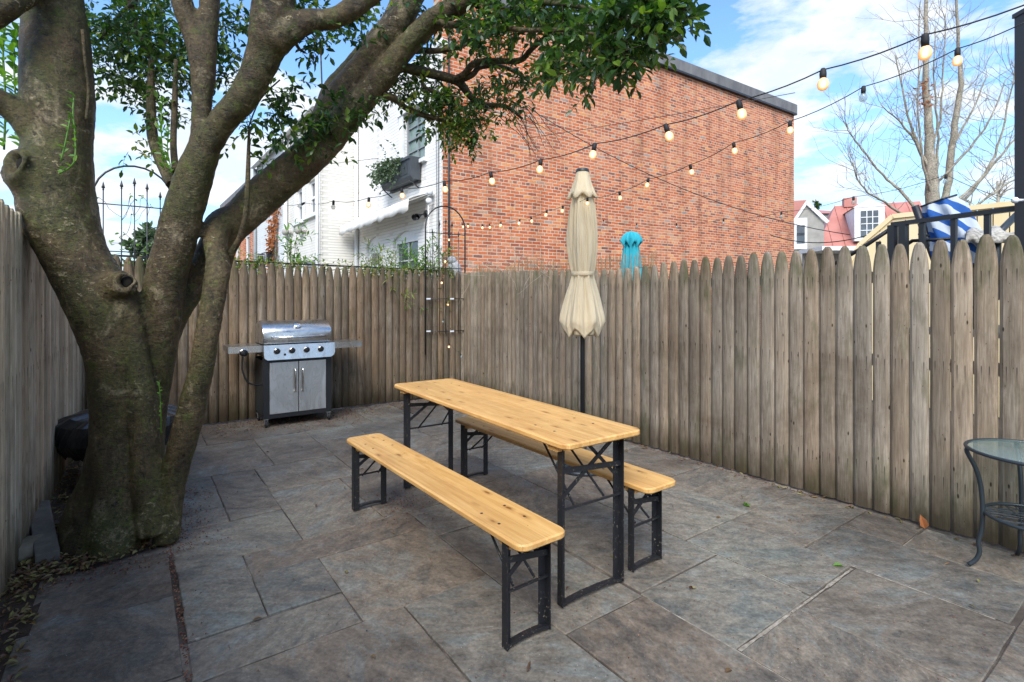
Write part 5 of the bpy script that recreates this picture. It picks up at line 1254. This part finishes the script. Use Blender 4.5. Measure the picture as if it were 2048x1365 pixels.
# drooping leafless twigs against the brick
for i in range(16):
    p = P(rnd(1000, 1060), rnd(200, 240), 3.7); d = Vector((rnd(.1, .9), rnd(-.2, .2), rnd(-1, .1))).normalized(); pts = [p]
    for k in range(7): d = (d+rdir()*.22).normalized(); pts.append(pts[-1]+d*rnd(.04, .075))
    m.tube(pts, [.0028-.0003*k for k in range(8)], 4, cap=False)
m.build('bare_twigs', M_twig, TR, tree_o, False)
clusters = [ # px, py, rx, ry, Y, rY, sprays, leaf length
 (275,55,125,75,3.5,.35,210,.050),(215,150,60,55,3.4,.25,40,.046),(310,140,85,60,3.5,.3,85,.048),(335,225,45,40,3.45,.2,22,.046),(385,170,40,50,3.4,.2,22,.048),
 (440,90,40,60,3.3,.2,34,.046),(455,160,32,35,3.25,.2,18,.045),(480,40,40,40,3.4,.25,22,.048),
 (560,190,60,45,3.2,.25,17,.052),(520,260,45,45,3.2,.2,13,.048),(600,235,60,35,3.25,.2,17,.052),(655,250,70,20,3.3,.10,20,.055),(700,215,60,20,3.35,.10,15,.055),(600,285,60,16,3.3,.10,11,.050),(560,325,50,14,3.3,.1,6,.045),
 (650,75,55,30,3.1,.2,26,.050),(600,15,60,25,3.1,.25,22,.050),(700,40,60,35,3.3,.25,22,.050),
 (760,70,50,60,3.7,.2,26,.046),(800,170,60,35,3.7,.2,34,.046),(850,190,50,40,3.7,.2,36,.046),(860,110,60,45,3.8,.25,40,.046),
 (900,240,75,40,3.8,.2,75,.046),(945,205,60,40,3.7,.2,40,.046),(925,275,40,22,3.8,.12,16,.044),
 (900,38,90,45,3.5,.3,52,.050),(1000,45,90,52,3.2,.3,84,.052),(1090,25,90,50,3.0,.3,66,.054),(1020,160,50,35,3.4,.2,26,.048),(985,95,60,30,3.4,.2,18,.048),(1040,200,40,30,3.5,.15,22,.046),
 (1120,130,60,35,2.9,.2,36,.056),(1180,45,70,52,2.7,.25,36,.058),(1200,140,70,30,2.6,.15,22,.056),(1250,100,60,50,2.5,.2,38,.058),(1290,25,70,42,2.4,.2,42,.060),(1240,10,80,30,2.5,.2,45,.060),(1350,20,45,25,2.35,.12,16,.060),(1300,85,40,25,2.4,.12,9,.058),
 (1110,-60,400,40,2.9,.5,60,.055),(500,-90,420,60,3.0,.5,50,.052),
]
lm, tm = MB(), MB()
for px, py, rx, ry, Y, rY, n, ln in clusters:
    k = 0
    while k < n:
        a = rdir()*rnd(.0, 1)**.4
        x_, y_, Yq = px+a.x*rx, py+a.y*ry, Y+a.z*rY
        if noise.noise(Vector((x_*.022, y_*.022, Y))) < -.22: 
            if random.random() < .8: k += .34; continue
        p = P(x_, y_, Yq)
        spray(lm, tm, p, Vector((rnd(-1, 1), rnd(-1, 1), rnd(-.7, .8))), rnd(.08, .20), ln*1.1, random.randint(5, 9), .0018, .55, .46)
        k += 1
lf = lm.build('foliage', M_leaf, TR, tree_o, False)
lm = MB()
for px, py, rx, ry, Y, n, ln in ((1092,120,16,50,3.25,16,.05),(925,250,60,28,3.7,30,.044),(900,235,60,35,3.75,22,.042),(1100,30,60,30,3.1,14,.05),(300,290,60,30,3.3,6,.05),(840,190,40,30,3.6,12,.044)):
    for i in range(n): a = rdir()*rnd(.2, 1); spray(lm, tm, P(px+a.x*rx, py+a.y*ry, Y+a.z*.12), Vector((rnd(-1, 1), rnd(-1, 1), rnd(-.9, .5))), rnd(.07, .16), ln, 6, .0016, .6, .46)
lm.build('sunlit_tint_foliage', M_leafy, TR, tree_o, False); tm.build('twig', M_twig, TR, tree_o, False)  # sun shining through these sprays is put into their yellow-green colour
# fresh sprouts on the trunk
def shoot(pts, ln, n, th=.004):
    lm, tm = MB(), MB()
    sp_ = spline([(P(*q), th) for q in pts], 4); ps = [p for p, r in sp_]; tm.tube(ps, th, 6)
    for i in range(n):
        t = (i+1)/n*(len(ps)-1); a = min(int(t), len(ps)-2); p = ps[a].lerp(ps[a+1], t-a); leaf(lm, p, Vector((rnd(-1, 1), rnd(-1, .3), rnd(0, .8))), Vector((0, -.5, 1))+rdir()*.5, ln*rnd(.6, 1.1), ln*.5)
    st = tm.build('sprout', M_sprout, TR, tree_o, False); lo = lm.build('sprout_leaves', M_sprout, None, tree_o, False); lo.location = (0, 0, 0); lo.parent = st
shoot([(118,348,2.76),(148,325,2.76),(150,270,2.78),(146,230,2.78),(148,190,2.80)], .04, 16); shoot([(122,322,2.76),(132,280,2.77),(140,240,2.78)], .035, 9)
shoot([(322,870,3.0),(322,830,2.99),(320,790,3.0),(318,765,3.0)], .022, 16, .003)
shoot([(328,340,3.1),(325,300,3.1),(322,250,3.15),(325,200,3.2)], .045, 34, .003); shoot([(345,350,3.1),(335,300,3.1),(338,260,3.1)], .045, 22, .003)
for px in (8, 40): shoot([(px,300,3.3),(px+3,200,3.3),(px-2,100,3.3),(px+6,20,3.35)], .075, 46, .006)
shoot([(45,290,3.2),(30,180,3.25),(28,60,3.3)], .08, 40, .005)

# ---------------------------------------------------------------- bare tree beyond the deck, far trees
bt_o = P(1868, 600, 9.5); bt_o.z = 0; BT = thing('bare_tree', 'tall leafless tree with upright pale branches above the deck', 'tree', bt_o)
BL = [[(1870,740,40),(1870,560,38),(1868,470,36),(1866,400,34),(1862,330,27),(1857,250,20),(1851,170,16),(1852,60,11),(1853,-60,7),(1853,-160,4)],
 [(1872,430,22),(1893,390,17),(1900,330,17),(1910,250,15),(1922,170,12),(1917,90,8),(1912,0,6),(1910,-100,4)],
 [(1866,450,18),(1835,420,13),(1800,380,10),(1765,350,8),(1725,300,6),(1700,268,4),(1692,250,3)],
 [(1864,462,14),(1820,440,10),(1770,405,8),(1735,385,6),(1712,350,5),(1706,322,3)],
 [(1860,340,14),(1838,300,10),(1822,270,8),(1795,240,5),(1762,210,3)],[(1858,350,13),(1840,300,9),(1815,230,7),(1800,160,5),(1790,110,3)],
 [(1870,430,15),(1930,390,11),(1975,340,9),(2000,280,7),(2018,200,5),(2030,140,3)],[(1875,440,14),(1930,400,10),(1985,330,9),(2020,290,6),(2060,240,5),(2100,180,3)],
 [(1875,445,12),(1940,420,9),(1990,385,7),(2048,350,5),(2110,330,4)],[(1880,360,9),(1920,320,8),(1960,270,7),(1990,220,5),(2010,160,3)],
 [(1862,300,9),(1880,240,7),(1885,180,6),(1888,100,4),(1890,30,3)],[(1900,300,9),(1935,240,7),(1955,200,5),(1975,150,3)],
 [(1866,400,12),(1850,350,9),(1842,280,7),(1835,200,6),(1838,120,4),(1840,40,3)],[(1868,380,10),(1876,310,8),(1874,240,7),(1868,150,5),(1870,60,3)]]
m = MB(); tips = []
for bi, lb in enumerate(BL):
    dY = 9.5+(0 if bi < 2 else (bi % 3-1)*.35); sp_ = spline([TP_(a_, b_, c_, 9.5+(dY-9.5)*min(1, i/3)) for i, (a_, b_, c_) in enumerate(lb)], 4)
    sp_ = [(p+rdir()*.012, r*(.74 if bi < 2 else .55)) for p, r in sp_]; m.tube([p for p, r in sp_], [max(.006, r) for p, r in sp_], 7 if bi > 1 else 10); tips.append(sp_)
def twigs(p, d, Lg, r, dep):
    pts = [p]; 
    for k in range(4): d = (d+rdir()*.28+Vector((0, 0, .12))).normalized(); pts.append(pts[-1]+d*Lg/4)
    m.tube(pts, [r, r*.85, r*.7, r*.6, r*.45], 4, cap=False)
    if dep > 0:
        for q in range(3): twigs(pts[random.randint(1, 4)], (d+rdir()*.8).normalized(), Lg*rnd(.45, .7), r*.6, dep-1)
for sp_ in tips:
    for i, (p, r) in enumerate(sp_):
        if i < len(sp_)*.25: continue
        for q in range(2 if random.random() < .5 else 1):
            if p.z > 1.9: twigs(p, (Vector((rnd(-1, 1), rnd(-.6, .6), rnd(.1, .9)))).normalized(), rnd(.3, .8), .0055, 1)
m.build('trunk', M_bark2, BT, bt_o, False)
m = MB()
for i in range(55): a_ = P(1850, 190, 9.45)-bt_o+Vector((rnd(-.09, .09), rnd(-.09, .09), rnd(-.28, .28))); leaf(m, a_, rdir(), rdir(), .07, .035)
m.build('dead_leaf_clump', M_brownleaf, BT)
def fartree(px, Y, top, wpx, label, n, name='bare_tree', leafm=None):
    o = P(px, 600, Y); o.z = 0; mb2, lm2 = MB(), MB(); H_ = zpx(top, Y); T = thing(name, label, 'tree', o)
    mb2.tube([Vector((0, 0, 0)), Vector((.1, 0, H_*.5)), Vector((0, 0, H_*.92))], [.14, .10, .03], 7)
    for i in range(n):
        z = H_*rnd(.35, .92); d = Vector((rnd(-1, 1), rnd(-1, 1), rnd(.1, .9))).normalized(); Lb = wpx/2/FPX*Y*rnd(.5, 1.1)*(1.15-z/H_*.6); pts = [Vector((.05, 0, z))]
        for k in range(5): d = (d+rdir()*.25).normalized(); pts.append(pts[-1]+d*Lb/5)
        mb2.tube(pts, [.03, .025, .02, .016, .012, .008], 4, cap=False)
        for q in range(5):
            b_ = pts[random.randint(2, 5)]; e = b_+(rdir()+Vector((0, 0, .4)))*Lb*.3; mb2.tube([b_, b_.lerp(e, .5)+rdir()*.04, e], [.012, .009, .006], 3, cap=False)
            if leafm:
                for w2 in range(7): leaf(lm2, b_.lerp(e, rnd(.2, 1)), rdir(), rdir(), .30, .12)
    mb2.build('trunk', M_bark2 if not leafm else M_twig, T, None, False)
    if leafm: lm2.build('foliage', leafm, T, None, False)
fartree(1995, 19, 335, 110, 'small twiggy bare tree low behind the tan wall at right', 46)
fartree(1940, 22, 380, 110, 'faint bare tree behind the lower branches of the tall bare tree', 34)
fartree(1630, 45, 386, 44, 'small dark evergreen above the grey gable roof', 26, 'evergreen_tree', M_leaf)
fartree(292, 16, 462, 90, 'round green tree beyond the spear-tipped trellis', 40, 'leafy_tree', M_ivy)

# ---------------------------------------------------------------- string lights
def string_light(label, pts, bulbs, wire=.0020, group='festoon strings over the yard'):
    """pts: cable nodes; bulbs: (index point, lit)"""
    o = pts[0].copy(); T = thing('string_light', label, 'string lights', o, group)
    m = MB(); full = []
    for a_, b_ in zip(pts, pts[1:]):
        for k in range(5):
            t = k/5; p = a_.lerp(b_, t); p.z -= .035*(a_-b_).length*4*t*(1-t); full.append(p)
    full.append(pts[-1]); m.tube([p-o for p in full], wire, 6); m.build('cable', M_black, T)
    for p, lit, tilt in bulbs:
        d = Vector((tilt, rnd(-.15, .15), -1)).normalized(); q = d.to_track_quat('Z', 'Y').to_matrix()
        s = MB(); s.lathe([(.001, -.003), (.006, -.003), (.0085, .003), (.0095, .014), (.0085, .030), (.001, .030)], 12, p-o, axis=q); s.build('socket', M_rubber, T)
        b_ = MB(); b_.lathe([(.006, .027), (.0095, .030), (.0142, .037), (.0158, .046), (.0142, .056), (.009, .062), (.001, .064)], 16, p-o, axis=q); b_.build('bulb', M_lit if lit else M_bulboff, T)
        if lit and False: pass
def sline(p0, p1, px):   # where image column px meets the vertical plane over plan line p0-p1
    r = (px-1024)/FPX; dx, dy = p1[0]-p0[0], p1[1]-p0[1]; t = (r*p0[1]-p0[0])/(dx-r*dy); return p0[1]+dy*t
A1, B1 = (-1.31, 3.76), (1.08, 1.35)
cab = [(470,402),(560,408),(609,406),(667,402),(738,396),(803,377),(888,363),(981,345),(1082,320),(1190,288),(1331,250),(1477,202),(1646,140),(1850,70),(2100,-10)]
pts = [P(x, y, sline(A1, B1, x)) for x, y in cab]
bl_ = [(pts[i], i not in (2, 3), rnd(-.3, .3) if i != 2 else -1.6) for i in range(2, 14)]
string_light('nearest festoon cable of warm bulbs crossing from the tree to the upper right', pts, bl_)
def yS2(x):
    if x < 1175: return sline((-.62, 7.3), (.599, 4.1), x)
    return sline((.599, 4.1), (1.64, 1.9), x)
cab = [(902,452),(925,448),(936,447),(965,449),(979,448),(1002,444),(1040,439),(1062,434),(1094,421),(1126,412),(1175,396),(1239,384),(1297,358),(1380,330),(1467,286),(1580,243),(1727,174),(1915,98),(2060,40)]
pts = [P(x, y, yS2(x)) for x, y in cab]
string_light('second festoon cable of warm bulbs running past the top of the beige umbrella', pts, [(pts[i], i != 16, rnd(-.3, .3)) for i in range(1, 18)])
# the tail that hangs down the trellis
tl_ = [(902,452,1),(898,474,1),(893,518,1),(884,560,1),(893,604,1),(888,638,0),(899,688,1),(921,708,0)]
pts = []
for x, y, l_ in tl_:
    uu = .085; v, Y_ = ptv(x, uu); pts.append(P(x, y, Y_))
string_light('short tail of small warm bulbs hanging down the corner trellis', pts, [(pts[i], bool(tl_[i][2]), rnd(-.5, .5)) for i in range(1, 8)])
cab = [(1180,450),(1207,440),(1273,447),(1353,447),(1447,438),(1563,424),(1707,394),(1892,350),(2030,401)]
pts = [P(x, y, sline((1.42, 8), (2.94, 3.5), x)) for x, y in cab[:-1]]+[P(2030, 401, 3.55)]
string_light('unlit festoon string beyond the fence tied to the black post', pts, [(pts[i], False, rnd(-.1, .1)) for i in range(1, 8)])
# plain overhead wires
def wire(label, a_, b_, sag, r=.006):
    m = MB(); o = a_.copy(); ps = []
    for k in range(21): t = k/20; p = a_.lerp(b_, t); p.z -= sag*4*t*(1-t); ps.append(p)
    m.tube([p-o for p in ps], r, 5); w_ = m.build('overhead_wire', M_black); w_.location = o; tag(w_, label, 'wire')
wire('thin straight wire from the cream house across to the brick roof edge', P(641, 330, 12.55), P(1590, 186, 9), .1, .006)
wire('black wire slanting down across the brick wall behind the umbrella top', P(1040, 205, 8.5), P(1700, 470, 8.5), .35, .007)
wire('sagging black cable in front of the red roof', P(1540, 470, 12), P(1890, 400, 9), .42, .010)

# ---------------------------------------------------------------- things at the foot of the tree
bg_o = P(243, 600, 4.12); bg_o.z = 0; BG = thing('covered_fire_bowl', 'wide low bowl on legs draped in crumpled black plastic behind the trunk', 'fire pit', bg_o)
m = MB(); n = 96; rows_ = [(.34, .24), (.39, .27), (.425, .33), (.435, .41), (.41, .47), (.33, .51), (.20, .53), (.01, .53)]; vs = []
for i, (r, z) in enumerate(rows_):
    for k in range(n):
        an = 2*math.pi*k/n; q = noise.noise(Vector((math.cos(an)*3.2, math.sin(an)*3.2, z*8)))*.09+abs(noise.noise(Vector((math.cos(an)*9, math.sin(an)*9, z*7))))*.07
        rr = r*(1-q*.9); vs.append((rr*math.cos(an), rr*math.sin(an), z-q*.22-(.06*abs(noise.noise(Vector((math.cos(an)*5, math.sin(an)*5, 3)))) if i == 0 else 0)))
m.add(vs, [(i*n+k, i*n+(k+1) % n, (i+1)*n+(k+1) % n, (i+1)*n+k) for i in range(len(rows_)-1) for k in range(n)], False)
bgm = m.build('plastic_cover', M_bag, BG)
m = MB(); m.lathe([(.001, .20), (.18, .21), (.30, .27), (.36, .36), (.34, .36)], 28); m.build('bowl', M_black, BG)
for an in (30, 150, 270): m = MB(); m.tube([(.2*math.cos(R(an)), .2*math.sin(R(an)), .24), (.3*math.cos(R(an)), .3*math.sin(R(an)), .012)], .014, 8); m.build('leg', M_black, BG)
b2 = P(328, 600, 3.72); b2.z = 0; BG2 = thing('terracotta_pot', 'small terracotta pot between the tree stems below the black plastic', 'pot', b2)
m = MB(); m.lathe([(.001, 0), (.06, 0), (.085, .16), (.092, .165), (.092, .19), (.08, .19), (.07, .15), (.001, .14)], 24); m.build('pot_body', mottled('terracotta', (.42, .12, .05), (.55, .2, .09), 8, .85), BG2)
ka, kb = P(95, 1128, 2.72), P(78, 1040, 3.3); ka.z = kb.z = .05
m = MB(); d_ = (kb-ka); L_ = d_.length; an = math.atan2(d_.y, d_.x); m.box((0, 0, 0), (L_, .10, .09), None, .008)
ko = m.build('edging_block', M_offcut); ko.location = (ka+kb)/2+Vector((0, 0, -.003)); ko.rotation_euler = (0, R(-3), an); tag(ko, 'grey rectangular edging block lying beside the tree base', 'block')
for i, (px, py, sx, sy, sz, lab) in enumerate(((60, 1110, .11, .15, .05, 'rough tan stone beside the grey edging block'), (72, 1062, .07, .06, .04, 'small pale stone at the foot of the left fence'))):
    c_ = P(px, py, CH*FPX/(py-600)); m = MB(); m.ball((0, 0, 0), 1, 14, (sx, sy, sz)); m.v = [tuple(Vector(p)*(1+.18*noise.noise(Vector(p)*14+Vector((i*3, 0, 0))))) for p in m.v]
    o = m.build('stone', M_stone); o.location = (c_.x, c_.y, sz*.75); tag(o, lab, 'stone')
# leaf litter and seed debris (stuff)
lm = MB()
def onleft(u): return 4.40+.021*u
def litter(n, fu, fv, l0=.025, l1=.045, keep=lambda u, v: True, hz=.012):
    k = 0
    while k < n:
        u, v = fu(), fv(); k += 1
        if not keep(u, v): continue
        p = W(u, v, rnd(.003, hz)); leaf(lm, p, Vector((rnd(-1, 1), rnd(-1, 1), rnd(-.12, .25))), Vector((0, 0, 1))+rdir()*.5, rnd(l0, l1), rnd(.010, .02), .3, rnd(-.2, .4))
litter(1500, lambda: rnd(2.45, 3.32), lambda: rnd(3.78, 4.45), keep=lambda u, v: (u-2.82)**2+(v-4.02)**2 > .06 and v > 3.76+.0 and u < 3.12+.35*(v-3.8), hz=.03)
litter(900, lambda: rnd(.3, 5.2), lambda: rnd(4.30, 4.46), hz=.03)
litter(120, lambda: rnd(0.05, 6.4), lambda: rnd(.04, .10), .03, .05)
litter(60, lambda: rnd(.08, .7), lambda: rnd(.3, 3.6), .03, .045)
litter(44, lambda: rnd(.2, 6.2), lambda: rnd(.2, 3.8), .03, .045)
tag(lm.build('leaf_litter', M_litter, normals=False), 'fallen brown and yellow leaves gathered at the tree base and fence feet', 'leaves', kind='stuff')
lm = MB()
def seeds(n, fu, fv, a=.003, b=.008):
    for i in range(n):
        p = W(fu(), fv(), rnd(.002, .006)); s = rnd(a, b); leaf(lm, p, Vector((rnd(-1, 1), rnd(-1, 1), .1)), Vector((0, 0, 1))+rdir()*.3, s*1.6, s, .5)
seeds(2200, lambda: abs(random.gauss(0, .28))+.05, lambda: rnd(.6, 3.4)); seeds(900, lambda: random.gauss(.5, .22), lambda: random.gauss(2.2, .4))
seeds(700, lambda: rnd(2.2, 3.3), lambda: 3.78-abs(random.gauss(0, .12))); seeds(1800, lambda: rnd(0, 6.5), lambda: rnd(.03, 3.8), .002, .006)
seeds(420, lambda: rnd(3.0, 5.0), lambda: 3.795+random.gauss(0, .006)); seeds(700, lambda: rnd(2.4, 3.4), lambda: rnd(3.8, 4.42), .005, .010); seeds(500, lambda: rnd(.1, 5), lambda: .04+abs(random.gauss(0, .02)))
seeds(300, lambda: random.gauss(3.4, .15), lambda: random.gauss(2.5, .15))
tag(lm.build('seed_debris', M_seed, normals=False), 'scattered red-brown seeds and crumbs over the flagstones', 'debris', kind='stuff')
# one weed in a joint and two single leaves
wo_ = W(4.79, .60); lm = MB()
for i in range(16): leaf(lm, Vector((rnd(-.012, .012), rnd(-.012, .012), 0)), Vector((rnd(-1, 1), rnd(-1, 1), rnd(.3, 1.2))), Vector((0, 0, 1))+rdir()*.3, rnd(.02, .035), .010, .3, .3)
wd = lm.build('weed', M_sprout, normals=False); wd.location = wo_; tag(wd, 'small green weed growing from a joint between flagstones', 'weed')
lm = MB(); leaf(lm, Vector((0, 0, .004)), Vector((1, -.15, .05)), Vector((0, 0, 1)), .055, .028, .4, .1); gl = lm.build('green_leaf', M_sprout, normals=False); gp2 = P(1665, 1134, CH*FPX/534); gl.location = (gp2.x, gp2.y, .002); tag(gl, 'single bright green leaf lying on the right-hand flagstones', 'leaf')
lm = MB(); leaf(lm, Vector((0, 0, 0)), Vector((-.2, .1, 1)), Vector((-.5, -1, .2)), .075, .045, .45, .4); gl = lm.build('dry_leaf', M_brownleaf, normals=False); gl.location = W(5.62, .06, .003); tag(gl, 'curled orange-brown leaf standing against the foot of the right fence', 'leaf')
